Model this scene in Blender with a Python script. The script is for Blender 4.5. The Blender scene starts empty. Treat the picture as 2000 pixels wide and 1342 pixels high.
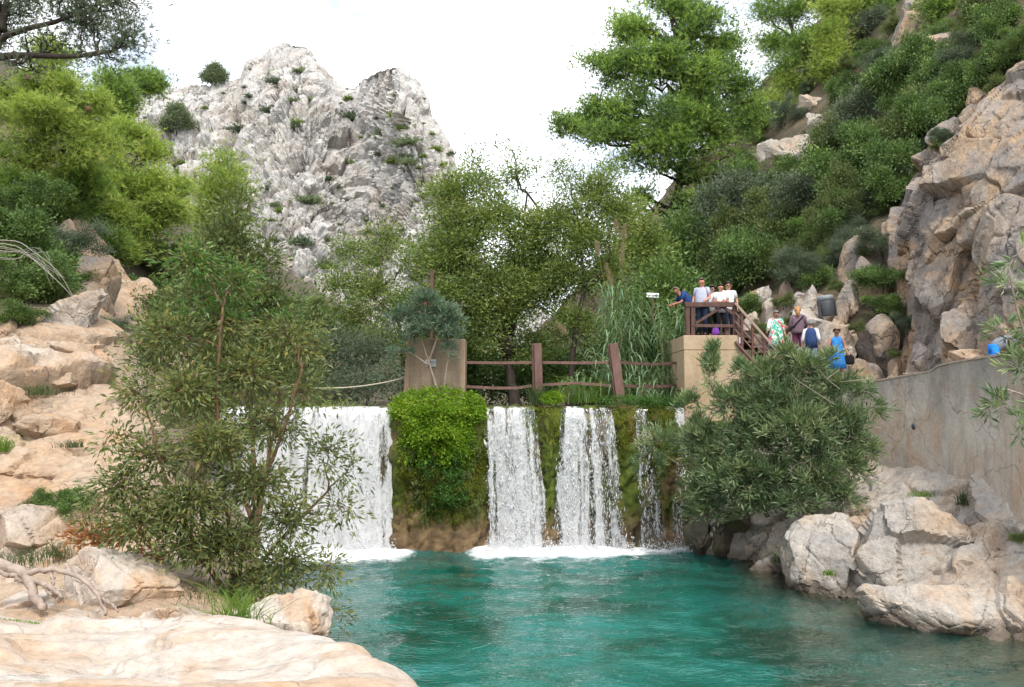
import bpy, math, random
import numpy as np
from mathutils import Vector, Matrix

# ------------------------------------------------------------------ camera, sky, sun, exposure
SC = bpy.context.scene
COL = SC.collection
CAM = np.array([0.0, 0.0, 4.3]); FPX = 1667.0; TILT = math.atan((785 - 671) / FPX)
cam = bpy.data.objects.new('camera', bpy.data.cameras.new('camera')); COL.objects.link(cam)
cam.location = CAM; cam.rotation_euler = (math.pi / 2 + TILT, 0, 0)
cam.data.lens = FPX * 36 / 2000; cam.data.sensor_width = 36
cam.data.clip_start = 0.05; cam.data.clip_end = 4000
SC.camera = cam

SUN = Vector((0.16, -0.62, 0.85)).normalized()
world = bpy.data.worlds.new('World'); SC.world = world; world.use_nodes = True
wn = world.node_tree; wn.nodes.clear()
w_out = wn.nodes.new('ShaderNodeOutputWorld'); w_bg = wn.nodes.new('ShaderNodeBackground')
w_sky = wn.nodes.new('ShaderNodeTexSky'); w_sky.sky_type = 'NISHITA'; w_sky.sun_disc = False
w_sky.sun_elevation = math.asin(SUN.z); w_sky.sun_rotation = math.atan2(SUN.x, SUN.y)
w_sky.dust_density = 2.0
w_tc = wn.nodes.new('ShaderNodeTexCoord'); w_map = wn.nodes.new('ShaderNodeMapping')
w_map.inputs['Scale'].default_value = (1.6, 1.6, 4.0)
w_n = wn.nodes.new('ShaderNodeTexNoise'); w_n.inputs['Scale'].default_value = 2.2
w_n.inputs['Detail'].default_value = 6; w_n.inputs['Roughness'].default_value = 0.55
w_r = wn.nodes.new('ShaderNodeMapRange'); w_r.inputs[1].default_value = 0.40; w_r.inputs[2].default_value = 0.58
w_r.inputs[3].default_value = 0.29; w_r.inputs[4].default_value = 1.0
w_mix = wn.nodes.new('ShaderNodeMix'); w_mix.data_type = 'RGBA'
w_mix.inputs[7].default_value = (9.7, 9.9, 10.2, 1)          # bright thin overcast
wn.links.new(w_tc.outputs['Generated'], w_map.inputs[0]); wn.links.new(w_map.outputs[0], w_n.inputs['Vector'])
wn.links.new(w_n.outputs['Fac'], w_r.inputs[0]); wn.links.new(w_r.outputs[0], w_mix.inputs[0])
wn.links.new(w_sky.outputs[0], w_mix.inputs[6]); wn.links.new(w_mix.outputs[2], w_bg.inputs[0])
wn.links.new(w_bg.outputs[0], w_out.inputs[0])
w_bg.inputs['Strength'].default_value = 0.11

sun = bpy.data.objects.new('sun', bpy.data.lights.new('sun', 'SUN')); COL.objects.link(sun)
sun.data.energy = 1.5; sun.data.angle = math.radians(11); sun.data.color = (1.0, 0.95, 0.86)
sun.rotation_euler = SUN.to_track_quat('Z', 'Y').to_euler()

SC.view_settings.view_transform = 'Standard'; SC.view_settings.look = 'None'
SC.view_settings.exposure = 1.12; SC.view_settings.gamma = 1; SC.view_settings.use_curve_mapping = False
SC.cycles.max_bounces = 6; SC.cycles.diffuse_bounces = 3; SC.cycles.glossy_bounces = 3
SC.cycles.transmission_bounces = 4; SC.cycles.transparent_max_bounces = 12
SC.cycles.caustics_reflective = False; SC.cycles.caustics_refractive = False

# ------------------------------------------------------------------ helpers
def P(px, py, Y):
    """point of the place seen at photo pixel (px, py) at distance Y in front of the camera"""
    c = (px - 1000) / FPX; s = (671 - py) / FPX
    d = np.array([c, math.cos(TILT) - s * math.sin(TILT), math.sin(TILT) + s * math.cos(TILT)])
    return CAM + d * (Y / d[1])

def pxm(Y): return Y / FPX            # metres per photo pixel at distance Y

def h32(x, y, z, s):
    with np.errstate(over='ignore'):
        h = (x.astype(np.uint32) * np.uint32(374761393) + y.astype(np.uint32) * np.uint32(668265263)
             + z.astype(np.uint32) * np.uint32(2147483647) + np.uint32(s * 974711 + 13))
        h = (h ^ (h >> np.uint32(13))) * np.uint32(1274126177)
        h = (h ^ (h >> np.uint32(15))) * np.uint32(2246822519)
        return h ^ (h >> np.uint32(16))

def hf(x, y, z, s): return h32(x, y, z, s).astype(np.float64) / 4294967295.0

def noise(p, s=0):
    """smooth value noise, -1..1"""
    i = np.floor(p).astype(np.int64); f = p - i; u = f * f * f * (f * (f * 6 - 15) + 10)
    r = 0
    for dx in (0, 1):
        wx = u[:, 0] if dx else 1 - u[:, 0]
        for dy in (0, 1):
            wy = wx * (u[:, 1] if dy else 1 - u[:, 1])
            for dz in (0, 1):
                r = r + wy * (u[:, 2] if dz else 1 - u[:, 2]) * hf(i[:, 0] + dx, i[:, 1] + dy, i[:, 2] + dz, s)
    return r * 2 - 1

def fbm(p, o=4, s=0, g=0.5, l=2.03):
    r = 0; a = 1; t = 0
    for k in range(o):
        r = r + a * noise(p * l ** k + 17.3 * k, s + k); t += a; a *= g
    return r / t

def worley(p, s=0):
    """F1, F2, cell id parts and vector to the nearest cell centre"""
    i = np.floor(p).astype(np.int64); n = len(p)
    f1 = np.full(n, 9.0); f2 = np.full(n, 9.0); cid = np.zeros((n, 3), np.int64); vec = np.zeros((n, 3))
    for dx in (-1, 0, 1):
        for dy in (-1, 0, 1):
            for dz in (-1, 0, 1):
                c = i + np.array([dx, dy, dz])
                q = np.stack([c[:, 0] + hf(c[:, 0], c[:, 1], c[:, 2], s), c[:, 1] + hf(c[:, 0], c[:, 1], c[:, 2], s + 1),
                              c[:, 2] + hf(c[:, 0], c[:, 1], c[:, 2], s + 2)], 1)
                v = p - q; d = (v * v).sum(1)
                m = d < f1
                f2 = np.where(m, f1, np.minimum(f2, d)); f1 = np.where(m, d, f1)
                cid[m] = c[m]; vec[m] = v[m]
    return np.sqrt(f1), np.sqrt(f2), cid, vec

def facet(p, s=0, tilt=0.6, step=0.5, crack=0.3, cw=0.12):
    """displacement of fractured rock: every cell a block with its own offset and its own tilted flat face, thin joints between"""
    f1, f2, c, v = worley(p, s)
    o = (hf(c[:, 0], c[:, 1], c[:, 2], s + 5) - 0.5) * 2 * step
    t = np.stack([hf(c[:, 0], c[:, 1], c[:, 2], s + 6 + k) - 0.5 for k in range(3)], 1) * 3.2 * tilt
    e = np.clip((f2 - f1) / (cw * .6), 0, 1)
    return o + (v * t).sum(1) - crack * .6 * (1 - e)

def mk(name, V, F, mat, parent=None, smooth=True, fattr=None, pattr=None):
    """one mesh object from numpy arrays; F is an array (n,3|4) or a list of such arrays"""
    me = bpy.data.meshes.new(name); V = np.asarray(V, np.float32)
    Fs = F if isinstance(F, list) else [F]
    Fs = [np.asarray(f, np.int32) for f in Fs if len(f)]
    idx = np.concatenate([f.ravel() for f in Fs]); sz = np.concatenate([np.full(len(f), f.shape[1], np.int32) for f in Fs])
    st = np.concatenate([[0], np.cumsum(sz)[:-1]]).astype(np.int32)
    me.vertices.add(len(V)); me.vertices.foreach_set('co', V.ravel())
    me.loops.add(len(idx)); me.loops.foreach_set('vertex_index', idx)
    me.polygons.add(len(sz)); me.polygons.foreach_set('loop_start', st)
    me.polygons.foreach_set('use_smooth', np.full(len(sz), smooth))
    for dom, at in (('FACE', fattr), ('POINT', pattr)):
        for k, a in (at or {}).items():
            me.attributes.new(k, 'FLOAT', dom).data.foreach_set('value', np.asarray(a, np.float32))
    me.update(calc_edges=True)
    if mat is not None: me.materials.append(mat)
    o = bpy.data.objects.new(name, me); COL.objects.link(o)
    if parent is not None: o.parent = parent
    return o

def soften(d, nr, nc, k=1):
    """one light blur of a displacement field so block edges do not comb across the grid"""
    g = np.asarray(d).reshape(nr, nc)
    for _ in range(k):
        q = np.pad(g, 1, mode='edge'); g = .25 * g + .125 * (q[:-2, 1:-1] + q[2:, 1:-1] + q[1:-1, :-2] + q[1:-1, 2:]) + .0625 * (q[:-2, :-2] + q[2:, 2:] + q[:-2, 2:] + q[2:, :-2])
    return g.ravel()

def crisp(o, deg=32):
    o.data.set_sharp_from_angle(angle=math.radians(deg)); return o

def local(o, loc):
    """move the origin of a world-space mesh object (top-level) to loc"""
    o.data.transform(Matrix.Translation(-Vector(loc))); o.location = Vector(loc); return o

def tag(o, label=None, cat=None, group=None, kind=None):
    for k, v in (('label', label), ('category', cat), ('group', group), ('kind', kind)):
        if v: o[k] = v
    return o

def thing(name, label, cat, loc=(0, 0, 0), rz=0, group=None):
    o = bpy.data.objects.new(name, None); COL.objects.link(o); o.empty_display_size = 0.1
    o.location = Vector(loc); o.rotation_euler = (0, 0, rz)
    return tag(o, label, cat, group)

def dup(o, parent=None):
    c = o.copy(); COL.objects.link(c)
    if parent is not None: c.parent = parent
    for ch in o.children: dup(ch, c)
    return c

def grid_faces(nr, nc):
    a = np.arange(nr * nc).reshape(nr, nc)
    return np.stack([a[:-1, :-1].ravel(), a[:-1, 1:].ravel(), a[1:, 1:].ravel(), a[1:, :-1].ravel()], 1)

def crm(n, m):
    """Catmull-Rom weights: n control values to m samples"""
    t = np.linspace(0, n - 1, m); i = np.minimum(t.astype(int), n - 2); f = t - i
    W = np.zeros((m, n)); w = [-.5*f + f*f - .5*f**3, 1 - 2.5*f*f + 1.5*f**3, .5*f + 2*f*f - 1.5*f**3, -.5*f*f + .5*f**3]
    for k in range(4): np.add.at(W, (np.arange(m), np.clip(i - 1 + k, 0, n - 1)), w[k])
    return W

def loft(C, nr, nc):
    C = np.asarray(C, float)
    return np.einsum('ri,ijk,cj->rck', crm(C.shape[0], nr), C, crm(C.shape[1], nc))

def gnormal(G):
    n = np.cross(np.gradient(G, axis=1), np.gradient(G, axis=0))
    return n / (np.linalg.norm(n, axis=2, keepdims=True) + 1e-9)

def tps(pts, lam=0.02):
    """thin-plate surface z(x, y) through scattered points"""
    pts = np.asarray(pts, float); xy = pts[:, :2]; m = xy.mean(0); sc = xy.std(0).max() + 1e-9
    A = (xy - m) / sc; n = len(A)
    def U(r2): return np.where(r2 > 1e-12, r2 * np.log(r2 + 1e-12), 0)
    K = U(((A[:, None] - A[None]) ** 2).sum(2)) + lam * np.eye(n); Q = np.c_[np.ones(n), A]
    w = np.linalg.solve(np.block([[K, Q], [Q.T, np.zeros((3, 3))]]), np.r_[pts[:, 2], 0, 0, 0])
    def f(x, y):
        B = (np.c_[np.ravel(x), np.ravel(y)] - m) / sc; r = np.c_[np.ones(len(B)), B] @ w[n:]
        for k in range(n): r = r + w[k] * U(((B - A[k]) ** 2).sum(1))
        return r.reshape(np.shape(x))
    return f

def tube(path, r0, r1=None, n=5, cap=True, radii=None):
    """tapered tube round a polyline -> V, F(quads)"""
    p = np.asarray(path, float); k = len(p); r1 = r0 if r1 is None else r1
    r = np.linspace(r0, r1, k) if radii is None else np.asarray(radii)
    t = np.gradient(p, axis=0); t /= np.linalg.norm(t, axis=1, keepdims=True) + 1e-9
    ref = np.array([0, 0, 1.0]) if abs(t[:, 2]).mean() < 0.8 else np.array([1.0, 0, 0])
    a = np.cross(t, ref); a /= np.linalg.norm(a, axis=1, keepdims=True) + 1e-9; b = np.cross(t, a)
    th = np.arange(n) * 2 * math.pi / n
    V = p[:, None] + r[:, None, None] * (np.cos(th)[None, :, None] * a[:, None] + np.sin(th)[None, :, None] * b[:, None])
    V = V.reshape(-1, 3); i = np.arange(k - 1)[:, None] * n; j = np.arange(n)[None]; j2 = (j + 1) % n
    F = np.stack([i + j, i + j2, i + n + j2, i + n + j], 2).reshape(-1, 4)
    if cap:
        V = np.r_[V, p[:1], p[-1:]]; c0, c1 = len(V) - 2, len(V) - 1; j = np.arange(n); j2 = (j + 1) % n; e = (k - 1) * n
        T = np.r_[np.stack([np.full(n, c0), j2, j], 1), np.stack([np.full(n, c1), e + j, e + j2], 1)]
        return V, F, T
    return V, F, np.zeros((0, 3), int)

class MB:
    """collects shapes, then links them as ONE mesh object"""
    def __init__(s): s.V = []; s.Q = []; s.T = []; s.n = 0
    def add(s, V, Q=None, T=None):
        V = np.asarray(V, float)
        if Q is not None and len(Q): s.Q.append(np.asarray(Q) + s.n)
        if T is not None and len(T): s.T.append(np.asarray(T) + s.n)
        s.V.append(V); s.n += len(V); return s
    def tube(s, path, r0, r1=None, n=6, radii=None): return s.add(*tube(path, r0, r1, n, True, radii))
    def box(s, c, d, rot=None, jit=0):
        d = np.asarray(d, float) / 2
        V = np.array([[x, y, z] for x in (-1, 1) for y in (-1, 1) for z in (-1, 1)], float) * d
        if rot is not None: V = V @ np.array(rot).T
        V = V + np.asarray(c, float)
        return s.add(V, [[0, 1, 3, 2], [4, 6, 7, 5], [0, 4, 5, 1], [2, 3, 7, 6], [0, 2, 6, 4], [1, 5, 7, 3]])
    def bar(s, a, b, w, h, up=(0, 0, 1)):
        """square bar from a to b, w wide and h high"""
        a = np.asarray(a, float); b = np.asarray(b, float); t = b - a; L = np.linalg.norm(t); t /= L
        u = np.asarray(up, float); sd = np.cross(t, u); sd /= np.linalg.norm(sd) + 1e-9; u = np.cross(sd, t)
        return s.box((a + b) / 2, (L, w, h), np.stack([t, sd, u], 1))
    def rings(s, R, n=14):
        """closed body through elliptic rings (centre, rx, ry)"""
        th = np.arange(n) * 2 * math.pi / n
        V = np.concatenate([np.array(c) + np.c_[rx * np.cos(th), ry * np.sin(th), np.zeros(n)] for c, rx, ry in R])
        k = len(R); i = np.arange(k - 1)[:, None] * n; j = np.arange(n)[None]; j2 = (j + 1) % n
        Q = np.stack([i + j, i + j2, i + n + j2, i + n + j], 2).reshape(-1, 4)
        V = np.r_[V, [R[0][0]], [R[-1][0]]]; j = np.arange(n); j2 = (j + 1) % n; e = (k - 1) * n
        T = np.r_[np.stack([np.full(n, k * n), j2, j], 1), np.stack([np.full(n, k * n + 1), e + j, e + j2], 1)]
        return s.add(V, Q, T)
    def ball(s, c, r, nu=10, nv=7):
        r = np.ones(3) * r; R = []
        for k in range(1, nv): 
            a = -math.pi / 2 + math.pi * k / nv
            R.append((np.array(c) + [0, 0, r[2] * math.sin(a)], r[0] * math.cos(a), r[1] * math.cos(a)))
        s.rings(R, nu); s.V[-1][-2] = np.array(c) - [0, 0, r[2]]; s.V[-1][-1] = np.array(c) + [0, 0, r[2]]; return s
    def build(s, name, mat, parent=None, smooth=False, bevel=0):
        o = mk(name, np.concatenate(s.V), [np.concatenate(x) for x in (s.Q, s.T) if x], mat, parent, smooth)
        if bevel:
            b = o.modifiers.new('bevel', 'BEVEL'); b.width = bevel; b.segments = 2; b.limit_method = 'ANGLE'
        return o

# ------------------------------------------------------------------ materials
def node(nt, typ, ins=None, **props):
    n = nt.nodes.new(typ)
    for k, v in props.items(): setattr(n, k, v)
    for k, v in (ins or {}).items():
        s = n.inputs[k]
        if isinstance(v, bpy.types.NodeSocket): nt.links.new(v, s)
        elif isinstance(v, (tuple, list)) and len(v) == 3 and s.type == 'RGBA': s.default_value = (*v, 1)
        else: s.default_value = v
    return n

def newmat(name):
    m = bpy.data.materials.new(name); m.use_nodes = True; nt = m.node_tree; nt.nodes.clear()
    return m, nt, nt.nodes.new('ShaderNodeOutputMaterial')

def ramp(nt, fac, stops, interp='LINEAR'):
    r = node(nt, 'ShaderNodeValToRGB', {'Fac': fac}); e = r.color_ramp.elements; r.color_ramp.interpolation = interp
    while len(e) < len(stops): e.new(0.5)
    for el, (p, c) in zip(e, stops):
        el.position = p; el.color = (*c, 1) if len(c) == 3 else c
    return r.outputs[0]

def mixc(nt, f, a, b, mode='MIX'):
    n = nt.nodes.new('ShaderNodeMix'); n.data_type = 'RGBA'; n.blend_type = mode
    for i, v in ((0, f), (6, a), (7, b)):
        if isinstance(v, bpy.types.NodeSocket): nt.links.new(v, n.inputs[i])
        else: n.inputs[i].default_value = (*v, 1) if isinstance(v, (tuple, list)) else v
    return n.outputs[2]

def nz(nt, co, scale, detail=5, rough=0.55, dist=0.0):
    return node(nt, 'ShaderNodeTexNoise', {'Vector': co, 'Scale': scale, 'Detail': detail, 'Roughness': rough, 'Distortion': dist}).outputs['Fac']

def coords(nt, scale=(1, 1, 1), rot=(0, 0, 0), obj=True):
    if obj: v = node(nt, 'ShaderNodeTexCoord').outputs['Object']
    else: v = node(nt, 'ShaderNodeNewGeometry').outputs['Position']
    return node(nt, 'ShaderNodeMapping', {'Vector': v, 'Scale': scale, 'Rotation': rot}).outputs[0]

def leaf_mat(name, c, trans=0.35, rough=0.5, spec=0.3):
    m, nt, out = newmat(name)
    a = node(nt, 'ShaderNodeAttribute', attribute_name='tint').outputs['Fac']
    col = ramp(nt, a, [(i / (len(c) - 1), x) for i, x in enumerate(c)])
    b = node(nt, 'ShaderNodeBsdfPrincipled', {'Base Color': col, 'Roughness': rough, 'Specular IOR Level': spec})
    lit = mixc(nt, 1.0, col, (1.25, 1.25, 0.75), 'MULTIPLY')
    t = node(nt, 'ShaderNodeBsdfTranslucent', {'Color': lit})
    nt.links.new(node(nt, 'ShaderNodeMixShader', {0: trans, 1: b.outputs[0], 2: t.outputs[0]}).outputs[0], out.inputs[0])
    return m

def rock_mat(name, cols, scale=1.0, stain=(0.10, 0.09, 0.08), stain_amt=0.5, warm=None, bump=0.5, aniso=(1, 1, 1), rot=(0, 0, 0), wet=None, wt=.47, cracks=1.0):
    m, nt, out = newmat(name)
    co = coords(nt, obj=False); coa = coords(nt, aniso, rot, obj=False)
    f = nz(nt, co, 0.45 * scale, 4, 0.6, 0.6)
    f = node(nt, 'ShaderNodeMapRange', {0: f, 1: 0.3, 2: 0.7}).outputs[0]
    col = ramp(nt, f, [(i / (len(cols) - 1), c) for i, c in enumerate(cols)])
    if warm:
        g = node(nt, 'ShaderNodeMapRange', {0: nz(nt, co, 0.8 * scale, 5, 0.65, 1.0), 1: wt, 2: wt + .19}).outputs[0]
        col = mixc(nt, g, col, warm)
    s = node(nt, 'ShaderNodeMapRange', {0: nz(nt, coa, 1.7 * scale, 7, 0.7), 1: 0.5, 2: 0.75, 3: 0, 4: stain_amt}).outputs[0]
    col = mixc(nt, s, col, stain)
    fine = node(nt, 'ShaderNodeMapRange', {0: nz(nt, co, 9 * scale, 6, 0.7), 1: 0.25, 2: 0.75, 3: 0.66, 4: 1.18}).outputs[0]
    col = mixc(nt, 1.0, col, node(nt, 'ShaderNodeCombineColor', {0: fine, 1: fine, 2: fine}).outputs[0], 'MULTIPLY')
    # thin joints and solution pits of weathered limestone
    wv = node(nt, 'ShaderNodeTexNoise', {'Vector': co, 'Scale': 1.3 * scale, 'Detail': 5, 'Roughness': .6}).outputs['Color']
    wc = node(nt, 'ShaderNodeVectorMath', {0: coa, 1: node(nt, 'ShaderNodeVectorMath', {0: wv, 1: (1.1 / scale,) * 3}, operation='MULTIPLY').outputs[0]}, operation='ADD').outputs[0]
    vo = node(nt, 'ShaderNodeTexVoronoi', {'Vector': wc, 'Scale': .85 * scale}, feature='DISTANCE_TO_EDGE').outputs['Distance']
    msk = node(nt, 'ShaderNodeMapRange', {0: nz(nt, co, .7 * scale, 3), 1: .42, 2: .58, 3: 0, 4: cracks}).outputs[0]
    crk = node(nt, 'ShaderNodeMath', {0: node(nt, 'ShaderNodeMapRange', {0: vo, 1: .0, 2: .022, 3: 1, 4: 0}).outputs[0], 1: msk}, operation='MULTIPLY').outputs[0]
    pit = node(nt, 'ShaderNodeMapRange', {0: nz(nt, co, 13 * scale, 3, .5), 1: .66, 2: .74, 3: 0, 4: .6}).outputs[0]
    mk_ = node(nt, 'ShaderNodeMath', {0: crk, 1: pit}, operation='MAXIMUM').outputs[0]
    col = mixc(nt, node(nt, 'ShaderNodeMath', {0: mk_, 1: .55}, operation='MULTIPLY').outputs[0], col, stain)
    rough = 0.9
    if wet is not None:      # splashed band at the waterline
        z = node(nt, 'ShaderNodeSeparateXYZ', {0: node(nt, 'ShaderNodeNewGeometry').outputs['Position']}).outputs[2]
        zz = node(nt, 'ShaderNodeMath', {0: z, 1: node(nt, 'ShaderNodeMath', {0: nz(nt, co, 3, 3), 1: 0.25}, operation='MULTIPLY').outputs[0]}, operation='SUBTRACT').outputs[0]
        w = node(nt, 'ShaderNodeMapRange', {0: zz, 1: -0.02, 2: 0.16, 3: 1, 4: 0}).outputs[0]
        col = mixc(nt, node(nt, 'ShaderNodeMath', {0: w, 1: 0.75}, operation='MULTIPLY').outputs[0], col, wet)
    b = node(nt, 'ShaderNodeBsdfPrincipled', {'Base Color': col, 'Roughness': rough, 'Specular IOR Level': 0.25})
    h = node(nt, 'ShaderNodeMath', {0: nz(nt, co, 5 * scale, 8, 0.68), 1: nz(nt, coa, 17 * scale, 4, 0.7)}, operation='ADD').outputs[0]
    h = node(nt, 'ShaderNodeMath', {0: h, 1: mk_}, operation='SUBTRACT').outputs[0]
    bp = node(nt, 'ShaderNodeBump', {'Height': h, 'Strength': bump, 'Distance': 0.08 / scale})
    nt.links.new(bp.outputs[0], b.inputs['Normal']); nt.links.new(b.outputs[0], out.inputs[0])
    return m

def plain(name, c, rough=0.6, spec=0.4, var=0.15, scale=8, bump=0.15, metal=0, aniso=(1, 1, 1)):
    m, nt, out = newmat(name); co = coords(nt, aniso, obj=False)
    f = node(nt, 'ShaderNodeMapRange', {0: nz(nt, co, scale, 5, 0.6), 1: 0.3, 2: 0.7, 3: 1 - var, 4: 1 + var}).outputs[0]
    col = mixc(nt, 1.0, tuple(c), node(nt, 'ShaderNodeCombineColor', {0: f, 1: f, 2: f}).outputs[0], 'MULTIPLY')
    b = node(nt, 'ShaderNodeBsdfPrincipled', {'Base Color': col, 'Roughness': rough, 'Specular IOR Level': spec, 'Metallic': metal})
    bp = node(nt, 'ShaderNodeBump', {'Height': nz(nt, co, scale * 4, 4, 0.6), 'Strength': bump, 'Distance': 0.02})
    nt.links.new(bp.outputs[0], b.inputs['Normal']); nt.links.new(b.outputs[0], out.inputs[0])
    return m

# ------------------------------------------------------------------ stone materials
M_MTN = rock_mat('pale_limestone', [(.51, .49, .462), (.58, .56, .53), (.45, .435, .415)], .09, (.14, .14, .13), .6, (.44, .385, .33), .8, (1, 1, .35))
M_TAN = rock_mat('sandy_limestone', [(.50, .40, .30), (.46, .34, .24), (.54, .47, .40)], .9, (.22, .18, .15), .5, (.47, .30, .18), .6, (1, 1, 1), wet=(.10, .08, .06))
M_SLAB = rock_mat('bleached_limestone', [(.53, .45, .38), (.57, .52, .46), (.50, .39, .30)], 1.1, (.26, .21, .17), .55, (.52, .35, .22), .5, (1, 3.5, 1), (0, 0, .5), wet=(.10, .08, .06))
M_GREY = rock_mat('grey_limestone', [(.33, .29, .255), (.27, .245, .23), (.38, .32, .26)], .6, (.085, .076, .068), .6, (.44, .31, .20), .7, (1, 1, .5), wet=(.07, .055, .04), wt=.43)
M_PALE = rock_mat('pool_limestone', [(.46, .43, .40), (.50, .45, .39), (.37, .35, .335)], .8, (.14, .13, .12), .6, (.49, .37, .27), .7, (1, 1, .8), wet=(.10, .075, .05))
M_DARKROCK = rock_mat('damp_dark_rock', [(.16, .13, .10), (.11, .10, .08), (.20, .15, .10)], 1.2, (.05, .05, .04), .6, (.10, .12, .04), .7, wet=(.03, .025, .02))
M_SOIL = rock_mat('dry_hill_soil', [(.085, .08, .05), (.12, .10, .065), (.06, .065, .035)], .5, (.035, .045, .02), .7, (.17, .12, .075), .6)
M_PATH = rock_mat('dusty_path', [(.44, .36, .28), (.38, .31, .25)], 1.0, (.2, .17, .14), .4, None, .3)

def terrain(name, f, x0, x1, y0, y1, nx, ny, mat, disp, amp=1.0, mask=None, kind='structure', label=None):
    xs = np.linspace(x0, x1, nx); ys = np.linspace(y0, y1, ny); X, Y = np.meshgrid(xs, ys)
    G = np.stack([X, Y, f(X, Y)], 2); n = gnormal(G); n[n[:, :, 2] < 0] *= -1
    dd_ = disp(G.reshape(-1, 3))
    G = (G.reshape(-1, 3) + n.reshape(-1, 3) * ((.5 * dd_ + .5 * soften(dd_, ny, nx)) * amp)[:, None]).reshape(ny, nx, 3)
    o = crisp(mk(name, G.reshape(-1, 3), grid_faces(ny, nx), mat)); tag(o, label, None, None, kind); return o

def on_ray(px, py, f, y0, y1):
    """where the view ray of a pixel meets the hill"""
    for Y_ in np.linspace(y0, y1, 160):
        q = P(px, py, Y_)
        if q[2] < f(q[0], q[1]): return q
    return P(px, py, y1)
def W(*a): return [P(*q) for q in a]

# ------------------------------------------------------------------ far ground and valley floor
gx = np.concatenate([-np.geomspace(1500, 14, 40), np.linspace(-12, 12, 25), np.geomspace(14, 1500, 40)])
gy = np.concatenate([np.linspace(26.6, 60, 36), np.geomspace(63, 1800, 50)])
X, Y = np.meshgrid(gx, gy); Z = 4.05 + 0.035 * np.clip(Y - 36, 0, None) ** 0.98 * np.clip(1 - Y / 3000, .3, 1)
Z = np.where(Y < 36, 4.05, Z) + np.clip(np.abs(X) - 40, 0, 400) * .05
pp = np.stack([X, Y, Z], 2).reshape(-1, 3); pp[:, 2] += fbm(pp * .15, 3, 4) * .35 * np.clip((pp[:, 1] - 27) / 8, 0, 1)
tag(mk('valley_ground', pp, grid_faces(len(gy), len(gx)), M_SOIL), kind='structure')
gx = np.linspace(-60, 60, 60); gy = np.linspace(-40, 27.2, 60); X, Y = np.meshgrid(gx, gy)
D = np.exp(-((X - 1.0) / 5.5) ** 4 - ((Y - 17) / 8.5) ** 4); Z = -.25 - 2.6 * D + np.clip(np.abs(X) - 9, 0, 50) * .25
Z = np.where(Y < 3, Z + (3 - Y) * .12, Z)
pp = np.stack([X, Y, Z], 2).reshape(-1, 3); pp[:, 2] += fbm(pp * .5, 3, 8) * .15
tag(mk('pool_bed', pp, grid_faces(60, 60), M_PALE), kind='structure')

# ------------------------------------------------------------------ the limestone mountain
RIDGE = np.array([(-500, 300), (-200, 262), (60, 232), (150, 214), (240, 188), (300, 170), (340, 168), (400, 166), (440, 156), (466, 150), (474, 122), (490, 114), (515, 108), (528, 90),
    (560, 82), (600, 90), (622, 106), (640, 133), (662, 160), (690, 168), (712, 152), (735, 140), (770, 130), (798, 138), (818, 165), (838, 205), (862, 245), (884, 284),
    (893, 350), (905, 410), (940, 480), (1000, 560), (1100, 620), (1300, 640)], float)
npx, nt_ = 425, 275
px = np.interp(np.linspace(0, 1, npx), [0, .12, .9, 1], [-420, 150, 930, 1250])
rdg = np.interp(px, RIDGE[:, 0], RIDGE[:, 1])
tt = np.linspace(0, 1, nt_); G = np.zeros((nt_ + 24, npx, 3))
valley = np.interp(px, [-420, 500, 650, 760, 850, 900, 1250], [0, 0, 10, 38, 10, -10, 0])
for r, t in enumerate(tt):
    py = 800 + (rdg - 800) * t
    steep = np.interp(px, [-420, 450, 700, 780, 900], [1, 1, .8, .45, .4])
    Yd = 150 + 120 * (t ** 1.35) * steep + np.interp(px, [-420, 600, 900, 1250], [30, 0, 20, 80]) + valley * math.sin(math.pi * min(1, t * 1.15)) * .6
    for c in range(npx): G[r, c] = P(px[c], py[c], Yd[c])
back = G[nt_ - 1].copy()
for k in range(24):
    u = (k + 1) / 24; G[nt_ + k] = back + np.array([0, 150 * u, -110 * u ** 1.6 - 1.5 * math.sqrt(u)])
p = G.reshape(-1, 3); nn = gnormal(G).reshape(-1, 3); nn[(nn @ np.array([0, -1, .4])) < 0] *= -1
wp = p + 2.2 * np.stack([fbm(p * .1 + 9 * k, 3, 31 + k) for k in range(3)], 1)
lean = wp.copy(); lean[:, 0] -= .28 * wp[:, 2]
rough = np.clip(.55 + 1.1 * fbm(p * .035, 3, 66), .15, 1.2)
d = 3 * fbm(p * .03, 4, 3) - 2.8 * np.abs(noise(lean * np.array([.045, .045, .016]), 8)) - 1.0 * np.abs(noise(lean * np.array([.12, .12, .04]), 9)) \
    + 2.2 * facet(lean * np.array([.16, .16, .07]), 40, .7, .6, 2.0, .30) + (.35 + rough) * (1.0 * facet(lean * np.array([.38, .38, .22]), 50, .8, .6, 1.2, .30) + .42 * facet(wp * .95, 60, .8, .5, 1.1, .4)) + .25 * fbm(p * .7, 4, 61)
d = d * np.repeat(np.r_[np.clip((nt_ + 3 - np.arange(nt_)) / 40, .3, 1), np.full(24, .25)], npx)
mtn = mk('mountain', p + nn * d[:, None], grid_faces(nt_ + 24, npx), M_MTN, None, False); tag(mtn, kind='structure')
MTN = (p + nn * d[:, None]).reshape(nt_ + 24, npx, 3)

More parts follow.
